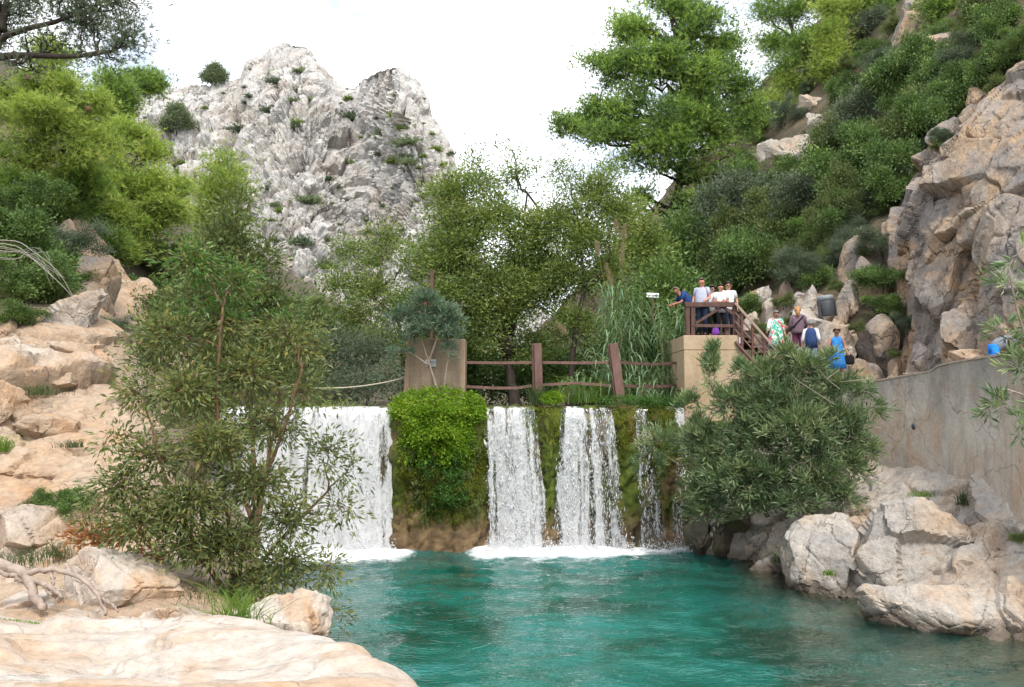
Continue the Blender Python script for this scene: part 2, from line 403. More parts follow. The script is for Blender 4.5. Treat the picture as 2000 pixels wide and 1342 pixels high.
# ------------------------------------------------------------------ left bank (rock) and left hillside
bank_pts = W((-300, 1190, 8.4), (0, 1190, 8.5), (120, 1190, 8.6), (200, 1197, 8.8), (400, 1200, 9.1), (540, 1190, 9.6), (-300, 1080, 11), (0, 1095, 10.8), (120, 1078, 11.2),
    (300, 1080, 11.4), (430, 1100, 11.3), (-300, 950, 13), (0, 968, 12.8), (130, 955, 13.3), (300, 965, 13.5), (410, 975, 13.8), (-200, 880, 14.5), (0, 884, 14.4), (120, 878, 14.8), (260, 874, 15.2),
    (395, 890, 15.8), (0, 800, 15.5), (130, 786, 16.2), (235, 785, 16.8), (330, 832, 16.6), (-200, 690, 17), (0, 690, 17), (70, 680, 17.6), (160, 690, 18.2), (240, 742, 18.4),
    (-100, 620, 19), (0, 628, 19), (100, 640, 19.3), (200, 640, 20.2), (480, 965, 16.5)) + [np.array(q, float) for q in
    [(-2.5, 10.3, .3), (-2.1, 9.2, .2), (-1.9, 10.6, -.6), (-2.6, 12, -.5), (-3.4, 14, -.5), (-4.3, 17, -.5), (-6.1, 20, -.5), (-7.9, 23, -.4), (-8.6, 26, 1.0), (-3.4, 11.6, 1.0), (-4.4, 14.2, 1.3), (-5.2, 16.4, 1.8),
     (-7.3, 20, 1.5), (-8.6, 21.5, 3.0), (-9.2, 23.5, 4.0), (-9, 26, 4.1), (-9, 30, 4.2), (-8, 36, 4.3), (-10.5, 25, 5.5), (-3, 8.0, 1.9), (-2.2, 8.4, 1.2), (-1.3, 8.6, -.3), (-4, 7, 2.2), (-8, 7, 2.5), (-8, 4, 2.8)]]
fb = tps(bank_pts, .01)
def bank_disp(p):
    q = p + .35 * np.stack([fbm(p * .8 + 5 * k, 3, 71 + k) for k in range(3)], 1); st = q.copy(); st[:, 2] *= 1.9
    near = np.clip((p[:, 1] - 8) / 5, .35, 1); rg = np.clip(.45 + 1.2 * fbm(p * .35, 3, 79), .1, 1)
    return near * (.34 * facet(st * .30, 80, .9, .6, .7, .09) + rg * .11 * facet(st * 1.0, 90, .9, .6, .9, .12)) + rg * .04 * facet(q * 3.0, 95, .9, .5, .7, .2) + .08 * fbm(p * 1.6, 6, 77)
terrain('left_bank', fb, -13.5, -1.0, 7.0, 26.6, 255, 325, M_TAN, bank_disp)

hill_l = W((-500, 640, 19), (-100, 590, 21), (0, 560, 23), (120, 540, 26), (240, 560, 28), (0, 420, 32), (150, 420, 36), (280, 470, 38), (360, 520, 42), (-400, 380, 32),
    (-300, 200, 50), (0, 300, 50), (150, 330, 52), (300, 400, 55), (380, 480, 62), (500, 600, 60)) + [np.array(q, float) for q in
    [(-9, 28, 4.2), (-8, 36, 4.3), (-9, 50, 5), (-11.5, 22, 5.0), (-13, 17, 6), (-14, 12, 6.0), (-18, 12, 9), (-10, 80, 9), (-40, 20, 22), (-40, 60, 30), (-30, 90, 22), (-16, 4, 6), (-40, 4, 18), (-20, 4, 8)]]
fh = tps(hill_l, .02)
terrain('left_hillside', fh, -42, -8.0, 3, 90, 110, 150, M_SOIL, lambda p: .25 * facet(p * .5, 110, .7, .5, .4) + .1 * fbm(p * 1.5, 4, 5))

# ------------------------------------------------------------------ foreground slab
slab_pts = W((-400, 1195, 7.7), (0, 1215, 7.5), (200, 1232, 7.3), (350, 1243, 7.2), (500, 1256, 7.0), (620, 1271, 6.6), (700, 1293, 6.2), (770, 1320, 5.8), (820, 1345, 5.4), (-200, 1342, 5), (0, 1342, 5), (300, 1345, 5), (600, 1348, 5),
    (200, 1290, 6), (500, 1300, 5.9)) + [np.array(q, float) for q in
    [(-3, 1, 2.7), (0, 2, 2.68), (.5, 1, 2.65), (0, 3.6, 2.55), (-.1, 4.6, 2.45), (.9, 4.5, .6), (1.5, 2, .5), (.35, 5.6, .6), (-.35, 6.5, .6), (-1.1, 7.2, .6), (-2, 7.8, 1.0), (-3, 8.2, 1.5), (-4.5, 8.4, 1.8), (-6, 8.5, 1.9), (0, -2, 2.8), (-4, -2, 3.0), (2, -2, .5),
     (-6, 3, 2.9), (-.2, 7.4, -.4), (-1.2, 8.2, -.2), (-8, 6, 2.8)]]
fs = tps(slab_pts, .004)
def slab_disp(p):
    q = p + .2 * np.stack([fbm(p * 1.5 + 5 * k, 3, 171 + k) for k in range(3)], 1); st = q * np.array([.8, 2.2, 1.0])
    return .05 * facet(st * 1.0, 180, .9, .6, .6, .08) + .022 * facet(st * 3, 190, .9, .6, .8, .16) + .03 * fbm(p * 2.2, 5, 177)
slab = terrain('foreground_slab', fs, -8, 1.9, -2.5, 8.5, 235, 265, M_SLAB, slab_disp)

# ------------------------------------------------------------------ right hillside, path, rock bank, cliff
hill_r = W((1200, 783, 33), (1330, 760, 31), (1250, 560, 50), (1380, 470, 44), (1500, 400, 44), (1600, 300, 44), (1700, 190, 44), (1780, 70, 44), (1350, 330, 66), (1450, 250, 62), (1550, 150, 60), (1650, 50, 62), (1850, -100, 60),
    (1470, 650, 29), (1540, 600, 30), (1600, 560, 31), (1660, 500, 31), (1720, 420, 32), (1770, 330, 32), (1850, 210, 32), (1950, 90, 31), (2050, -40, 30), (2200, -60, 28), (1700, 600, 28.5), (1740, 690, 27), (1470, 730, 28.5)) + [np.array(q, float) for q in
    [(3, 30, 4.1), (3, 40, 4.3), (6, 36, 4.6), (5, 29, 4.2), (2, 60, 6), (0, 80, 8), (13.5, 24, 6), (14, 20, 7), (16, 22, 13), (15, 17, 9), (6, 26, .5), (4, 24, -3), (10, 24.5, 2.2), (10.6, 20, 2.3), (10.6, 15, .2), (11, 13, -.5), (6, 18, -4), (12, 17, 2.5), (3, 27, 3.4), (8, 26.5, 3), (20, 20, 18), (20, 10, 14), (35, 20, 32), (35, 60, 45), (30, 90, 40), (10, 95, 14)]]
fr = tps(hill_r, .02)
def hr_disp(p): return .5 * facet(p * .35, 210, .8, .5, .4) + .2 * facet(p * 1.0, 220, .8, .5, .4) + .1 * fbm(p * 1.5, 4, 15)
terrain('right_hillside', fr, 2.5, 42, 13, 95, 150, 200, M_SOIL, hr_disp)

path_pts = W((1500, 715, 25.9), (1515, 708, 26.3), (1559, 704, 27), (1583, 724, 26.2), (1634, 747, 24.9), (1600, 738, 25.6), (1700, 750, 24.2), (1700, 745, 25.3), (1780, 735, 22.6), (1780, 728, 24), (1850, 722, 21.6), (1850, 716, 23),
    (1900, 706, 20.4), (1930, 700, 21), (2000, 692, 18.2), (2000, 684, 19.6), (2100, 676, 17), (1480, 735, 25.9))
path_pts = [q - np.array([0, 0, .04]) for q in path_pts]
fp = tps(path_pts, .05)
WALL = np.array([P(1560, 768, 26.4), P(1640, 754, 25), P(1700, 747, 23.8), P(1770, 735, 22.5), P(1815, 727, 21.7), P(1838, 715, 21.2), P(1900, 703, 19.9), P(1950, 696, 18.9), P(2000, 688, 17.6), P(2100, 672, 15.8), P(2250, 655, 14)])
def wall_x(y): return np.interp(-np.asarray(y), -WALL[:, 1], WALL[:, 0])
yy = np.linspace(14.2, 28, 130); uu = np.linspace(0, 1, 60); Yp = np.repeat(yy[:, None], 60, 1)
Xp = np.where(Yp < 26.2, wall_x(Yp) + .14, 7.45) + uu[None] * 3.2; Zp = fp(Xp, Yp)
Zw = np.interp(-Yp, -WALL[:, 1], WALL[:, 2]) - .05; k_ = np.exp(-uu[None] * 9) * (Yp < 26.2); Zp = np.minimum(Zp, Zw + .5 * uu[None]) * (1 - k_) + Zw * k_
pp = np.stack([Xp, Yp, Zp], 2).reshape(-1, 3); pp[:, 2] += .03 * fbm(pp * 2, 4, 230)
tag(mk('footpath', pp, grid_faces(130, 60), M_PATH), kind='structure')

rb = W((1430, 1088, 23.9), (1520, 1133, 20.8), (1680, 1168, 18.9), (1850, 1222, 16.5), (2000, 1248, 15.6), (2150, 1290, 14.3)) 
rb = [q - np.array([0, 0, .15]) for q in rb] + W((1600, 1075, 20.6), (1680, 1090, 19.6), (1560, 1010, 22.5), (1640, 985, 22), (1720, 962, 22.2), (1760, 1040, 20), (1840, 966, 20.6), (1900, 1010, 19.4), (1950, 1055, 18.2), (1850, 1110, 18.2), (2050, 1085, 16.5), (1950, 1160, 16.9), (2100, 1150, 15.2), (1450, 1010, 24.2), (1400, 960, 25)) + [np.array(q, float) for q in
    [(5.2, 22, -1.1), (5.6, 18.5, -.7), (6.6, 15, -.6), (7.6, 12.6, -.6), (4.4, 15, -1.2), (4.6, 18, -1.3), (5.0, 12.5, -1.1), (5.0, 25, -1.0), (11, 16, 2.5), (11, 20, 3.0), (11, 24, 3.3), (8, 27, 3.6), (9.9, 12, .6)]]
frb = tps(rb, .01)
def rb_disp(p):
    q = p + .3 * np.stack([fbm(p * .9 + 5 * k, 3, 271 + k) for k in range(3)], 1)
    rg = np.clip(.45 + 1.2 * fbm(p * .5, 3, 279), .1, 1)
    return .26 * facet(q * .6, 280, .8, .7, .8, .09) + rg * (.07 * facet(q * 1.7, 290, .9, .6, .8, .12) + .03 * facet(q * 4.5, 295, .9, .5, .7, .2)) + .06 * fbm(p * 2, 5, 277)
terrain('right_rock_bank', frb, 4.2, 11, 12, 27, 215, 300, M_PALE, rb_disp)

CL = [  # rows from the foot up, columns left (round the corner) to right (towards the camera)
    [(1745, 770, 30), (1752, 765, 27.5), (1772, 752, 25.3), (1830, 738, 23.3), (1900, 722, 21.6), (1990, 702, 20), (2110, 690, 18.4), (2300, 670, 16.4)],
    [(1742, 600, 30), (1755, 600, 27.5), (1785, 600, 25.3), (1845, 600, 23.6), (1910, 590, 22), (2000, 570, 20.3), (2120, 540, 18.8), (2320, 500, 16.8)],
    [(1742, 490, 30.5), (1752, 480, 27.8), (1782, 470, 25.6), (1840, 470, 24.2), (1915, 455, 22.6), (2000, 430, 21.2), (2130, 390, 19.6), (2330, 330, 17.6)],
    [(1760, 400, 31), (1775, 385, 28), (1797, 365, 26.1), (1845, 360, 25), (1925, 330, 23.6), (2010, 300, 22.2), (2140, 240, 20.6), (2350, 150, 18.6)],
    [(1788, 330, 31.5), (1806, 310, 28.6), (1826, 290, 26.9), (1872, 255, 26.4), (1940, 220, 25.2), (2020, 180, 24), (2150, 110, 22.6), (2370, 0, 20.6)],
    [(1830, 290, 33), (1850, 262, 30.5), (1878, 236, 29.4), (1910, 180, 29.2), (1965, 130, 28.4), (2040, 90, 27.4), (2170, 20, 26), (2390, -90, 24)],
    [(1870, 300, 36), (1890, 270, 35), (1915, 240, 34), (1945, 170, 33), (1990, 110, 32), (2060, 60, 31), (2190, -20, 30), (2410, -130, 28)]]
G = loft([[P(*q) for q in r] for r in CL], 280, 280); nn = gnormal(G).reshape(-1, 3); p = G.reshape(-1, 3)
nn[(nn @ np.array([-.6, -1, .3])) < 0] *= -1
q = p + .5 * np.stack([fbm(p * .5 + 5 * k, 3, 371 + k) for k in range(3)], 1); q[:, 0] += .25 * q[:, 2]
rg = np.clip(.4 + 1.2 * fbm(p * .25, 3, 379), .1, 1)
d = .42 * facet(q * np.array([.42, .42, .24]), 381, .9, .7, .9, .05) + rg * .3 * facet(q * np.array([1.0, 1.0, .7]), 390, .9, .6, .8, .09) + rg * .06 * facet(q * 2.8, 395, .9, .5, .5, .16) + .09 * fbm(p * 1.2, 6, 377)
d = .45 * d + .55 * soften(d, 280, 280)
tag(mk('cliff', p + nn * d[:, None], grid_faces(280, 280), M_GREY, None, False), kind='structure')

# ------------------------------------------------------------------ loose boulders, each its own thing
def boulder(px, py, Y, w, h, label, mat, dep=None, seed=0, rz=0.0, sub=5, flat=.5, name='boulder', cat='boulder', group=None, ang=.5, sink=.25, chop=(.45, .85)):
    """w, h in photo pixels, (px, py) the middle of what shows"""
    import bmesh
    bm = bmesh.new(); bmesh.ops.create_icosphere(bm, subdivisions=sub, radius=1)
    V = np.array([v.co for v in bm.verts]); F = np.array([[v.index for v in f.verts] for f in bm.faces]); bm.free()
    rng = np.random.default_rng(seed + 500)
    for k in range(16):                       # chop flat faces into it
        n = rng.normal(size=3); n /= np.linalg.norm(n); c = rng.uniform(*chop)
        dd = V @ n - c; V = V - np.where(dd > 0, dd * .97, 0)[:, None] * n
    s = np.array([w, 0, h]) * pxm(Y) / 2; s[1] = (dep or w * .8) * pxm(Y) / 2
    s[2] *= 1 + sink
    p = V * s; L = s.max(); q = p / L + seed * 3.1
    d = .085 * facet(q * 1.3, seed % 50 + 600, .9, .6, ang + .3, .08) + np.clip(.4 + 1.4 * fbm(q * .9, 2, seed), .05, 1) * .032 * facet(q * 4, seed % 50 + 640, 1.0, .6, .8, .14) + .06 * fbm(q * 2, 5, seed % 50) + .014 * fbm(q * 11, 3, seed % 50 + 3)
    nrm = V / np.linalg.norm(V, axis=1, keepdims=True)
    p = p + nrm * (d * L)[:, None]
    o = crisp(mk(name, p, F, mat), 28); c = P(px, py, Y); o.location = (c[0], c[1], c[2] - s[2] * sink * .9); o.rotation_euler = (0, 0, rz)
    return tag(o, label, cat, group)

B = boulder
B(218, 1130, 9.0, 262, 165, 'big rounded tan boulder beside the exposed tree roots', M_SLAB, 170, 1, .1, sub=6)
B(318, 1214, 8.5, 270, 110, 'low flat-topped boulder just behind the foreground slab', M_SLAB, 170, 2)
B(556, 1226, 8.7, 225, 185, 'blocky boulder with dark streaked face at the pool edge below the bush', M_SLAB, 180, 3, .2, sub=6)
B(440, 1212, 9.2, 150, 60, 'small tan rock half buried behind the grass tuft', M_SLAB, 130, 4)
B(72, 1182, 8.9, 210, 84, 'tan ledge boulder under the exposed tree roots', M_SLAB, 180, 5)
B(150, 1204, 8.6, 170, 54, 'small cracked boulder between the roots and the foreground slab', M_SLAB, 150, 6, .5)
B(-10, 1150, 9.6, 130, 110, 'tan boulder cut by the picture edge above the roots', M_SLAB, 130, 7)
B(60, 1020, 12.2, 210, 100, 'pale broken boulder below the orange ledge of the bank', M_TAN, 190, 8, .3)
B(150, 1075, 11, 120, 70, 'small pale boulder behind the dry brown leaves', M_TAN, 110, 9)
B(52, 925, 14.2, 230, 120, 'orange ledge boulder with a dark undercut in the bank', M_TAN, 180, 10, .2)
B(230, 905, 15.2, 280, 100, 'long orange boulder lying along the bank behind the bush', M_TAN, 200, 11, -.2)
B(92, 838, 15.6, 150, 60, 'orange slab boulder above the dark gap in the bank', M_TAN, 170, 12)
B(15, 800, 15.4, 100, 130, 'upright orange boulder at the picture edge of the bank', M_TAN, 110, 13)
B(25, 868, 14.6, 60, 56, 'small round orange boulder beside the green grass on the bank', M_TAN, 60, 14)
B(70, 732, 17.2, 230, 90, 'smooth orange rock face under the grey outcrop', M_TAN, 190, 15, .3)
B(165, 690, 18.4, 170, 90, 'orange rounded boulder directly below the grey outcrop', M_TAN, 180, 16)
B(142, 615, 19.6, 150, 150, 'grey leaning outcrop above the orange rocks', M_PALE, 170, 17, .4, name='rock_outcrop', cat='rock')
B(188, 565, 22, 110, 190, 'tall grey outcrop rising behind the leaning one', M_GREY, 150, 18, .2, name='rock_outcrop', cat='rock')
B(10, 655, 18.6, 90, 90, 'pale boulder at the picture edge under the dark shrub', M_TAN, 110, 19)
# right side
B(1612, 1092, 20.2, 165, 175, 'pale rounded boulder nearest the pool under the oleander', M_PALE, 190, 41, .3, sub=6, ang=.0, chop=(.62, .92))
B(1772, 1075, 19.4, 250, 230, 'largest pale boulder sloping to the water below the retaining wall', M_PALE, 260, 45, .5, sub=6, ang=-.05, chop=(.62, .92))
B(1850, 1190, 16.9, 330, 120, 'long low pale boulder dipping into the pool', M_PALE, 170, 23, -.35, sub=6, ang=.1, chop=(.6, .9))
B(1836, 1008, 20.3, 120, 100, 'grey squarish boulder against the foot of the retaining wall', M_PALE, 100, 24, .2)
B(1902, 1042, 19.2, 62, 100, 'narrow upright grey boulder beside the squarish one', M_GREY, 60, 25)
B(1735, 985, 21.8, 150, 60, 'flat pale boulder at the foot of the wall beside the oleander', M_PALE, 120, 26, .3)
B(1930, 1120, 18, 150, 110, 'pale lumpy boulder below the wall by the picture edge', M_PALE, 130, 27)
B(1820, 1100, 18.7, 70, 60, 'small tan boulder wedged between the big pale ones', M_TAN, 60, 28)
B(1985, 1190, 16.4, 140, 130, 'pale boulder at the picture edge by the water', M_PALE, 130, 29)
B(1482, 1064, 23.4, 84, 66, 'cracked pale boulder at the water under the oleander', M_PALE, 76, 30, .3)
B(1510, 1094, 22.6, 60, 34, 'small flat boulder at the water beside the grass tuft', M_PALE, 56, 31)
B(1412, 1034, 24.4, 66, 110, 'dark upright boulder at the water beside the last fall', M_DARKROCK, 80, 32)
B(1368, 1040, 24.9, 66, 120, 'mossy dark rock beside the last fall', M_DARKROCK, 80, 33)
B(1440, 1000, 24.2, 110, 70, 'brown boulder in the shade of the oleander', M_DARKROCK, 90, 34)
B(1602, 996, 21.9, 90, 50, 'small grey boulder behind the oleander stems', M_PALE, 80, 35)
B(1680, 1020, 20.8, 90, 60, 'tan boulder between the oleander and the largest boulder', M_PALE, 80, 36)
B(1672, 1098, 19.3, 44, 26, 'small smooth stone in the gap of the pool rocks', M_PALE, 40, 37, name='stone', cat='stone')
B(1688, 1112, 19.1, 40, 24, 'lower small smooth stone in the gap of the pool rocks', M_TAN, 36, 38, name='stone', cat='stone')
HILLROCK = []
# rocks of the path side and the lower cliff
for i, (px_, py_, Y_, w_, h_, m_, l_) in enumerate([
    (1505, 596, 29.5, 70, 60, M_PALE, 'pale stone on the slope above the floral dress'), (1488, 566, 30.5, 44, 36, M_PALE, 'topmost pale stone on the slope behind the stairs'),
    (1468, 620, 29, 44, 40, M_PALE, 'pale stone on the slope beside the stair rail'), (1532, 566, 30.5, 36, 60, M_GREY, 'upright grey stone beside the feathery green shrub'),
    (1512, 632, 28, 64, 34, M_GREY, 'grey slab stone behind the woman in the floral dress'), (1584, 580, 29, 40, 60, M_PALE, 'pale stone just left of the litter bin'),
    (1572, 615, 28.4, 50, 90, M_PALE, 'white weathered rock behind the woman in mauve'), (1655, 585, 28, 60, 90, M_PALE, 'pale rock right behind the litter bin'),
    (1628, 660, 27.3, 150, 116, M_PALE, 'broad tan rock that carries the litter bin'), (1706, 560, 28.6, 120, 190, M_GREY, 'grey sloping rock face behind the dark hanging shrub'),
    (1716, 655, 27, 110, 110, M_GREY, 'brown hollowed rock below the dark hanging shrub'), (1690, 712, 26.3, 90, 70, M_GREY, 'grey rock beside the black handbag'),
    (1745, 715, 25.8, 70, 90, M_GREY, 'bluish grey rock at the foot of the cliff'), (1650, 700, 26.4, 60, 60, M_PALE, 'grey stone behind the woman in the blue dress'),
    (1795, 690, 24.6, 70, 110, M_GREY, 'smooth grey buttress at the cliff corner'), (1885, 645, 22.6, 150, 120, M_GREY, 'brown block hanging low in the cliff'),
    (1850, 505, 24.1, 130, 160, M_GREY, 'square brown block standing proud of the cliff'), (1960, 520, 22.4, 120, 190, M_GREY, 'grey upper block of the cliff by the picture edge'),
    (1812, 430, 25.9, 60, 190, M_GREY, 'long grey flake leaning on the cliff edge'), (1905, 690, 21.5, 130, 50, M_TAN, 'tan ledge along the foot of the cliff'),
    (1950, 340, 24.2, 130, 110, M_GREY, 'grey cracked block high in the cliff'), (1905, 215, 27.6, 70, 110, M_GREY, 'pointed grey rock on the cliff top'),
    (1800, 30, 42, 90, 130, M_GREY, 'grey rounded crag among the pines at the top of the hill'), (1850, 75, 41, 110, 80, M_GREY, 'lower grey crag among the pines at the top of the hill'),
    (1695, 165, 45, 66, 44, M_PALE, 'pale rock on the slope under the hill pines'), (1505, 285, 56, 60, 60, M_PALE, 'pale rock beside the tall pine high on the slope'),
    (1560, 285, 54, 90, 66, M_PALE, 'whitish rock outcrop high on the shrubby slope'), (1420, 305, 62, 130, 50, M_GREY, 'dark grey rock seen under the tall pine'), (1585, 195, 54, 60, 40, M_PALE, 'small tan rock on the slope between young pines'),
    (1600, 235, 52, 60, 40, M_PALE, 'small whitish rock below the tan rock on the slope'), (1540, 650, 28.8, 190, 120, M_GREY, 'wide grey rock face behind the women on the stairs'), (1606, 596, 29.6, 170, 130, M_GREY, 'brownish rock face rising behind the litter bin'), (1668, 530, 30.2, 120, 190, M_GREY, 'slanting grey slab rising to the small green bush'), (1470, 590, 31, 110, 90, M_GREY, 'dark grey rock under the feathery shrub beside the platform'), (1530, 606, 29.2, 50, 40, M_PALE, 'small pale stone at the edge of the stair slope'), (1556, 580, 29.8, 40, 34, M_PALE, 'small pale stone under the feathery shrub'), (1910, 190, 30, 60, 70, M_GREY, 'small grey crag among shrubs above the cliff')]):
    if Y_ > 40 and i < 40:
        Y_ = min(Y_, on_ray(px_, py_ + h_ * .3, fr, 26, 74)[1]); w_ *= 1.35; h_ *= 1.35; HILLROCK.append((px_, py_))
    B(px_, py_, Y_, w_, h_, l_, m_, w_ * .9, 100 + i, (i * .7) % 1 - .5, sub=5 if Y_ < 25 else 4, name='rock', cat='rock', ang=.8, sink=.5)

# ------------------------------------------------------------------ pool
def fall_x(px, Y=25.3): return (px - 1000) / FPX * Y
rngw = np.random.default_rng(5)
ys = np.concatenate([np.geomspace(5.5, 14, 155), np.linspace(14.05, 26.4, 125)]); xs = np.linspace(-10, 12, 300)
X, Y = np.meshgrid(xs, ys); p = np.stack([X, Y, 0 * X], 2).reshape(-1, 3)
w = p * np.array([1, 1.0, 1])
warp = np.stack([noise(w * .7, 3), noise(w * .7 + 9, 4), 0 * w[:, 0]], 1) * .35
w2 = (w + warp)
hgt = .044 * fbm(w2 * np.array([1.1, 2.2, 1]), 3, 9, .5) + .021 * noise(w2 * np.array([2.6, 5.2, 1]) + 3, 12) + .006 * noise(w2 * np.array([5.5, 10, 1]), 13) * np.clip((18 - w2[:, 1]) / 6, .3, 1)
near_fall = np.clip((p[:, 1] - 21) / 4.5, 0, 1); hgt = hgt * (1 + 1.2 * near_fall)
# foam where the falls land
segs = [(-8.4, -3.5, 24.6, 1.0), (-0.62, .98, 25.05, .95), (1.15, 3.3, 25.15, .75), (3.5, 5.4, 25.3, .5)]
foam = np.zeros(len(p))
for x0, x1, yb, wd in segs:
    dx = np.clip(np.maximum(x0 - p[:, 0], p[:, 0] - x1), 0, None)
    wid = wd * (1 + .35 * noise(p * np.array([1.2, .01, 1]), 21)); dy = np.clip(yb - p[:, 1], 0, None) / wid / 1.25
    foam = np.maximum(foam, np.exp(-(dy * .95) ** 2.2) * np.exp(-(dx / .7) ** 2) * (p[:, 1] < 26.5))
aer = np.clip((foam ** .3) * (.7 + .5 * fbm(p * np.array([1.5, 2.5, 1]), 3, 27)), 0, 1)
foam = np.clip(foam * 1.25 + .5 * foam * fbm(p * np.array([3, 5, 1]), 3, 23), 0, 1)
hgt += .05 * foam * (1 + fbm(p * 5, 3, 25))
D = np.exp(-((p[:, 0] - 1.0) / 5.5) ** 4 - ((p[:, 1] - 17) / 8.5) ** 4)
bed = -.25 - 2.6 * D
for f, (a, b, c, d_) in ((fb, (-13.5, -1, 7, 26.6)), (frb, (4.2, 11, 12, 27))):
    ins = (p[:, 0] > a) & (p[:, 0] < b) & (p[:, 1] > c) & (p[:, 1] < d_)
    bed[ins] = np.maximum(bed[ins], f(p[ins, 0], p[ins, 1]))
depth = np.clip(-bed, 0, 3)
cloudy = 1 - np.exp(-np.clip(depth - .15, 0, 3) * .85)
p[:, 2] = hgt
m, nt, out = newmat('turquoise_water')
co = coords(nt, (1, 2.1, 1), obj=False)
af = node(nt, 'ShaderNodeAttribute', attribute_name='foam').outputs['Fac']; ac = node(nt, 'ShaderNodeAttribute', attribute_name='cloudy').outputs['Fac']
tcol0 = ramp(nt, nz(nt, coords(nt, (1, 1.4, 1), obj=False), .35, 3, .6, .8), [(.36, (.003, .056, .038)), (.50, (.008, .112, .084)), (.68, (.016, .165, .145))])
tcol = mixc(nt, node(nt, 'ShaderNodeMapRange', {0: node(nt, 'ShaderNodeAttribute', attribute_name='aer').outputs['Fac'], 1: 0.0, 2: 1.0, 3: 0, 4: .5}).outputs[0], tcol0, (.10, .27, .30))
body = node(nt, 'ShaderNodeBsdfDiffuse', {'Color': tcol}); clear = node(nt, 'ShaderNodeBsdfTransparent', {'Color': (.74, .82, .70)})
inner = node(nt, 'ShaderNodeMixShader', {0: ac, 1: clear.outputs[0], 2: body.outputs[0]})
hb = node(nt, 'ShaderNodeMath', {0: nz(nt, co, 2.6, 3, .5, .8), 1: nz(nt, co, 7, 2, .5, .3)}, operation='ADD').outputs[0]
bmp = node(nt, 'ShaderNodeBump', {'Height': hb, 'Strength': .36, 'Distance': .07})
fr_ = node(nt, 'ShaderNodeFresnel', {'IOR': 1.40, 'Normal': bmp.outputs[0]}); gl = node(nt, 'ShaderNodeBsdfGlossy', {'Color': (1, 1, 1), 'Roughness': .04, 'Normal': bmp.outputs[0]})
surf = node(nt, 'ShaderNodeMixShader', {0: fr_.outputs[0], 1: inner.outputs[0], 2: gl.outputs[0]})
fn = nz(nt, coords(nt, (1, 1.8, 1), obj=False), 4.5, 8, .72, .7)
fm = node(nt, 'ShaderNodeMapRange', {0: node(nt, 'ShaderNodeMath', {0: fn, 1: af}, operation='ADD').outputs[0], 1: .86, 2: 1.36}).outputs[0]
white = node(nt, 'ShaderNodeBsdfPrincipled', {'Base Color': (.86, .89, .90), 'Roughness': .6, 'Normal': bmp.outputs[0]})
nt.links.new(node(nt, 'ShaderNodeMixShader', {0: fm, 1: surf.outputs[0], 2: white.outputs[0]}).outputs[0], out.inputs[0])
tag(mk('pool_water', p, grid_faces(len(ys), len(xs)), m, pattr={'foam': foam, 'cloudy': cloudy, 'aer': aer}), kind='structure')

# ------------------------------------------------------------------ the mossy tufa dam
m, nt, out = newmat('mossy_tufa'); co = coords(nt, obj=False)
c1 = ramp(nt, nz(nt, co, 2.2, 6, .65, .6), [(.3, (.075, .05, .028)), (.5, (.20, .13, .065)), (.62, (.30, .20, .10)), (.75, (.12, .10, .06))])
ms = node(nt, 'ShaderNodeMapRange', {0: nz(nt, coords(nt, (1, 1, .55), obj=False), 1.3, 5, .62, .5), 1: .38, 2: .52}).outputs[0]
mc = ramp(nt, nz(nt, co, 5, 4, .6), [(.3, (.035, .055, .008)), (.55, (.10, .14, .012)), (.8, (.19, .19, .02))])
zz = node(nt, 'ShaderNodeSeparateXYZ', {0: node(nt, 'ShaderNodeNewGeometry').outputs['Position']}).outputs[2]
up = node(nt, 'ShaderNodeMapRange', {0: zz, 1: .5, 2: 1.3}).outputs[0]
c2 = mixc(nt, node(nt, 'ShaderNodeMath', {0: ms, 1: up}, operation='MULTIPLY').outputs[0], c1, mc)
b = node(nt, 'ShaderNodeBsdfPrincipled', {'Base Color': c2, 'Roughness': .7, 'Specular IOR Level': .35})
bp = node(nt, 'ShaderNodeBump', {'Height': node(nt, 'ShaderNodeMath', {0: nz(nt, co, 12, 6, .7), 1: nz(nt, co, 45, 3, .7)}, operation='ADD').outputs[0], 'Strength': .9, 'Distance': .05})
nt.links.new(bp.outputs[0], b.inputs['Normal']); nt.links.new(b.outputs[0], out.inputs[0]); M_TUFA = m
prof = np.array([(25.0, -1.5), (25.1, -.3), (25.25, .8), (25.35, 2.0), (25.4, 3.0), (25.5, 3.7), (25.75, 4.08), (26.3, 4.16), (27.6, 4.12), (28.4, 3.6)])
nrw, ncl = 150, 360; xs = np.linspace(-10.5, 7.6, ncl)
tv = np.r_[0, np.cumsum(np.hypot(*np.diff(prof, axis=0).T))]; ti = np.linspace(0, tv[-1], nrw)
PY, PZ = np.interp(ti, tv, prof[:, 0]), np.interp(ti, tv, prof[:, 1])
G = np.stack([np.repeat(xs[None], nrw, 0), np.repeat(PY[:, None], ncl, 1), np.repeat(PZ[:, None], ncl, 1)], 2)
bulge = .75 * np.exp(-((xs - fall_x(853)) / 1.15) ** 4)[None] * np.clip((PZ + .3) / 2.5, .35, 1)[:, None] * np.clip((4.4 - PZ) / .6, 0, 1)[:, None]
bulge = bulge + (.25 * np.exp(-((xs - fall_x(1235)) / .5) ** 2) + .3 * np.exp(-((xs - fall_x(1300)) / .3) ** 2) + .15 * np.exp(-((xs - fall_x(1070)) / .3) ** 2))[None] * np.clip(PZ / 3, .1, 1)[:, None]
rec = sum(.5 / (1 + np.exp(-(xs - a_) * 9)) / (1 + np.exp((xs - b_) * 9)) for a_, b_ in ((-9.5, fall_x(762)), (fall_x(950), fall_x(1056)), (fall_x(1092), fall_x(1205)), (fall_x(1245), fall_x(1280))))
G[:, :, 1] += -bulge + rec[None] * np.clip((PZ + 1.2) / .8, 0, 1)[:, None] * np.clip((4.25 - PZ) / .3, 0, 1)[:, None]
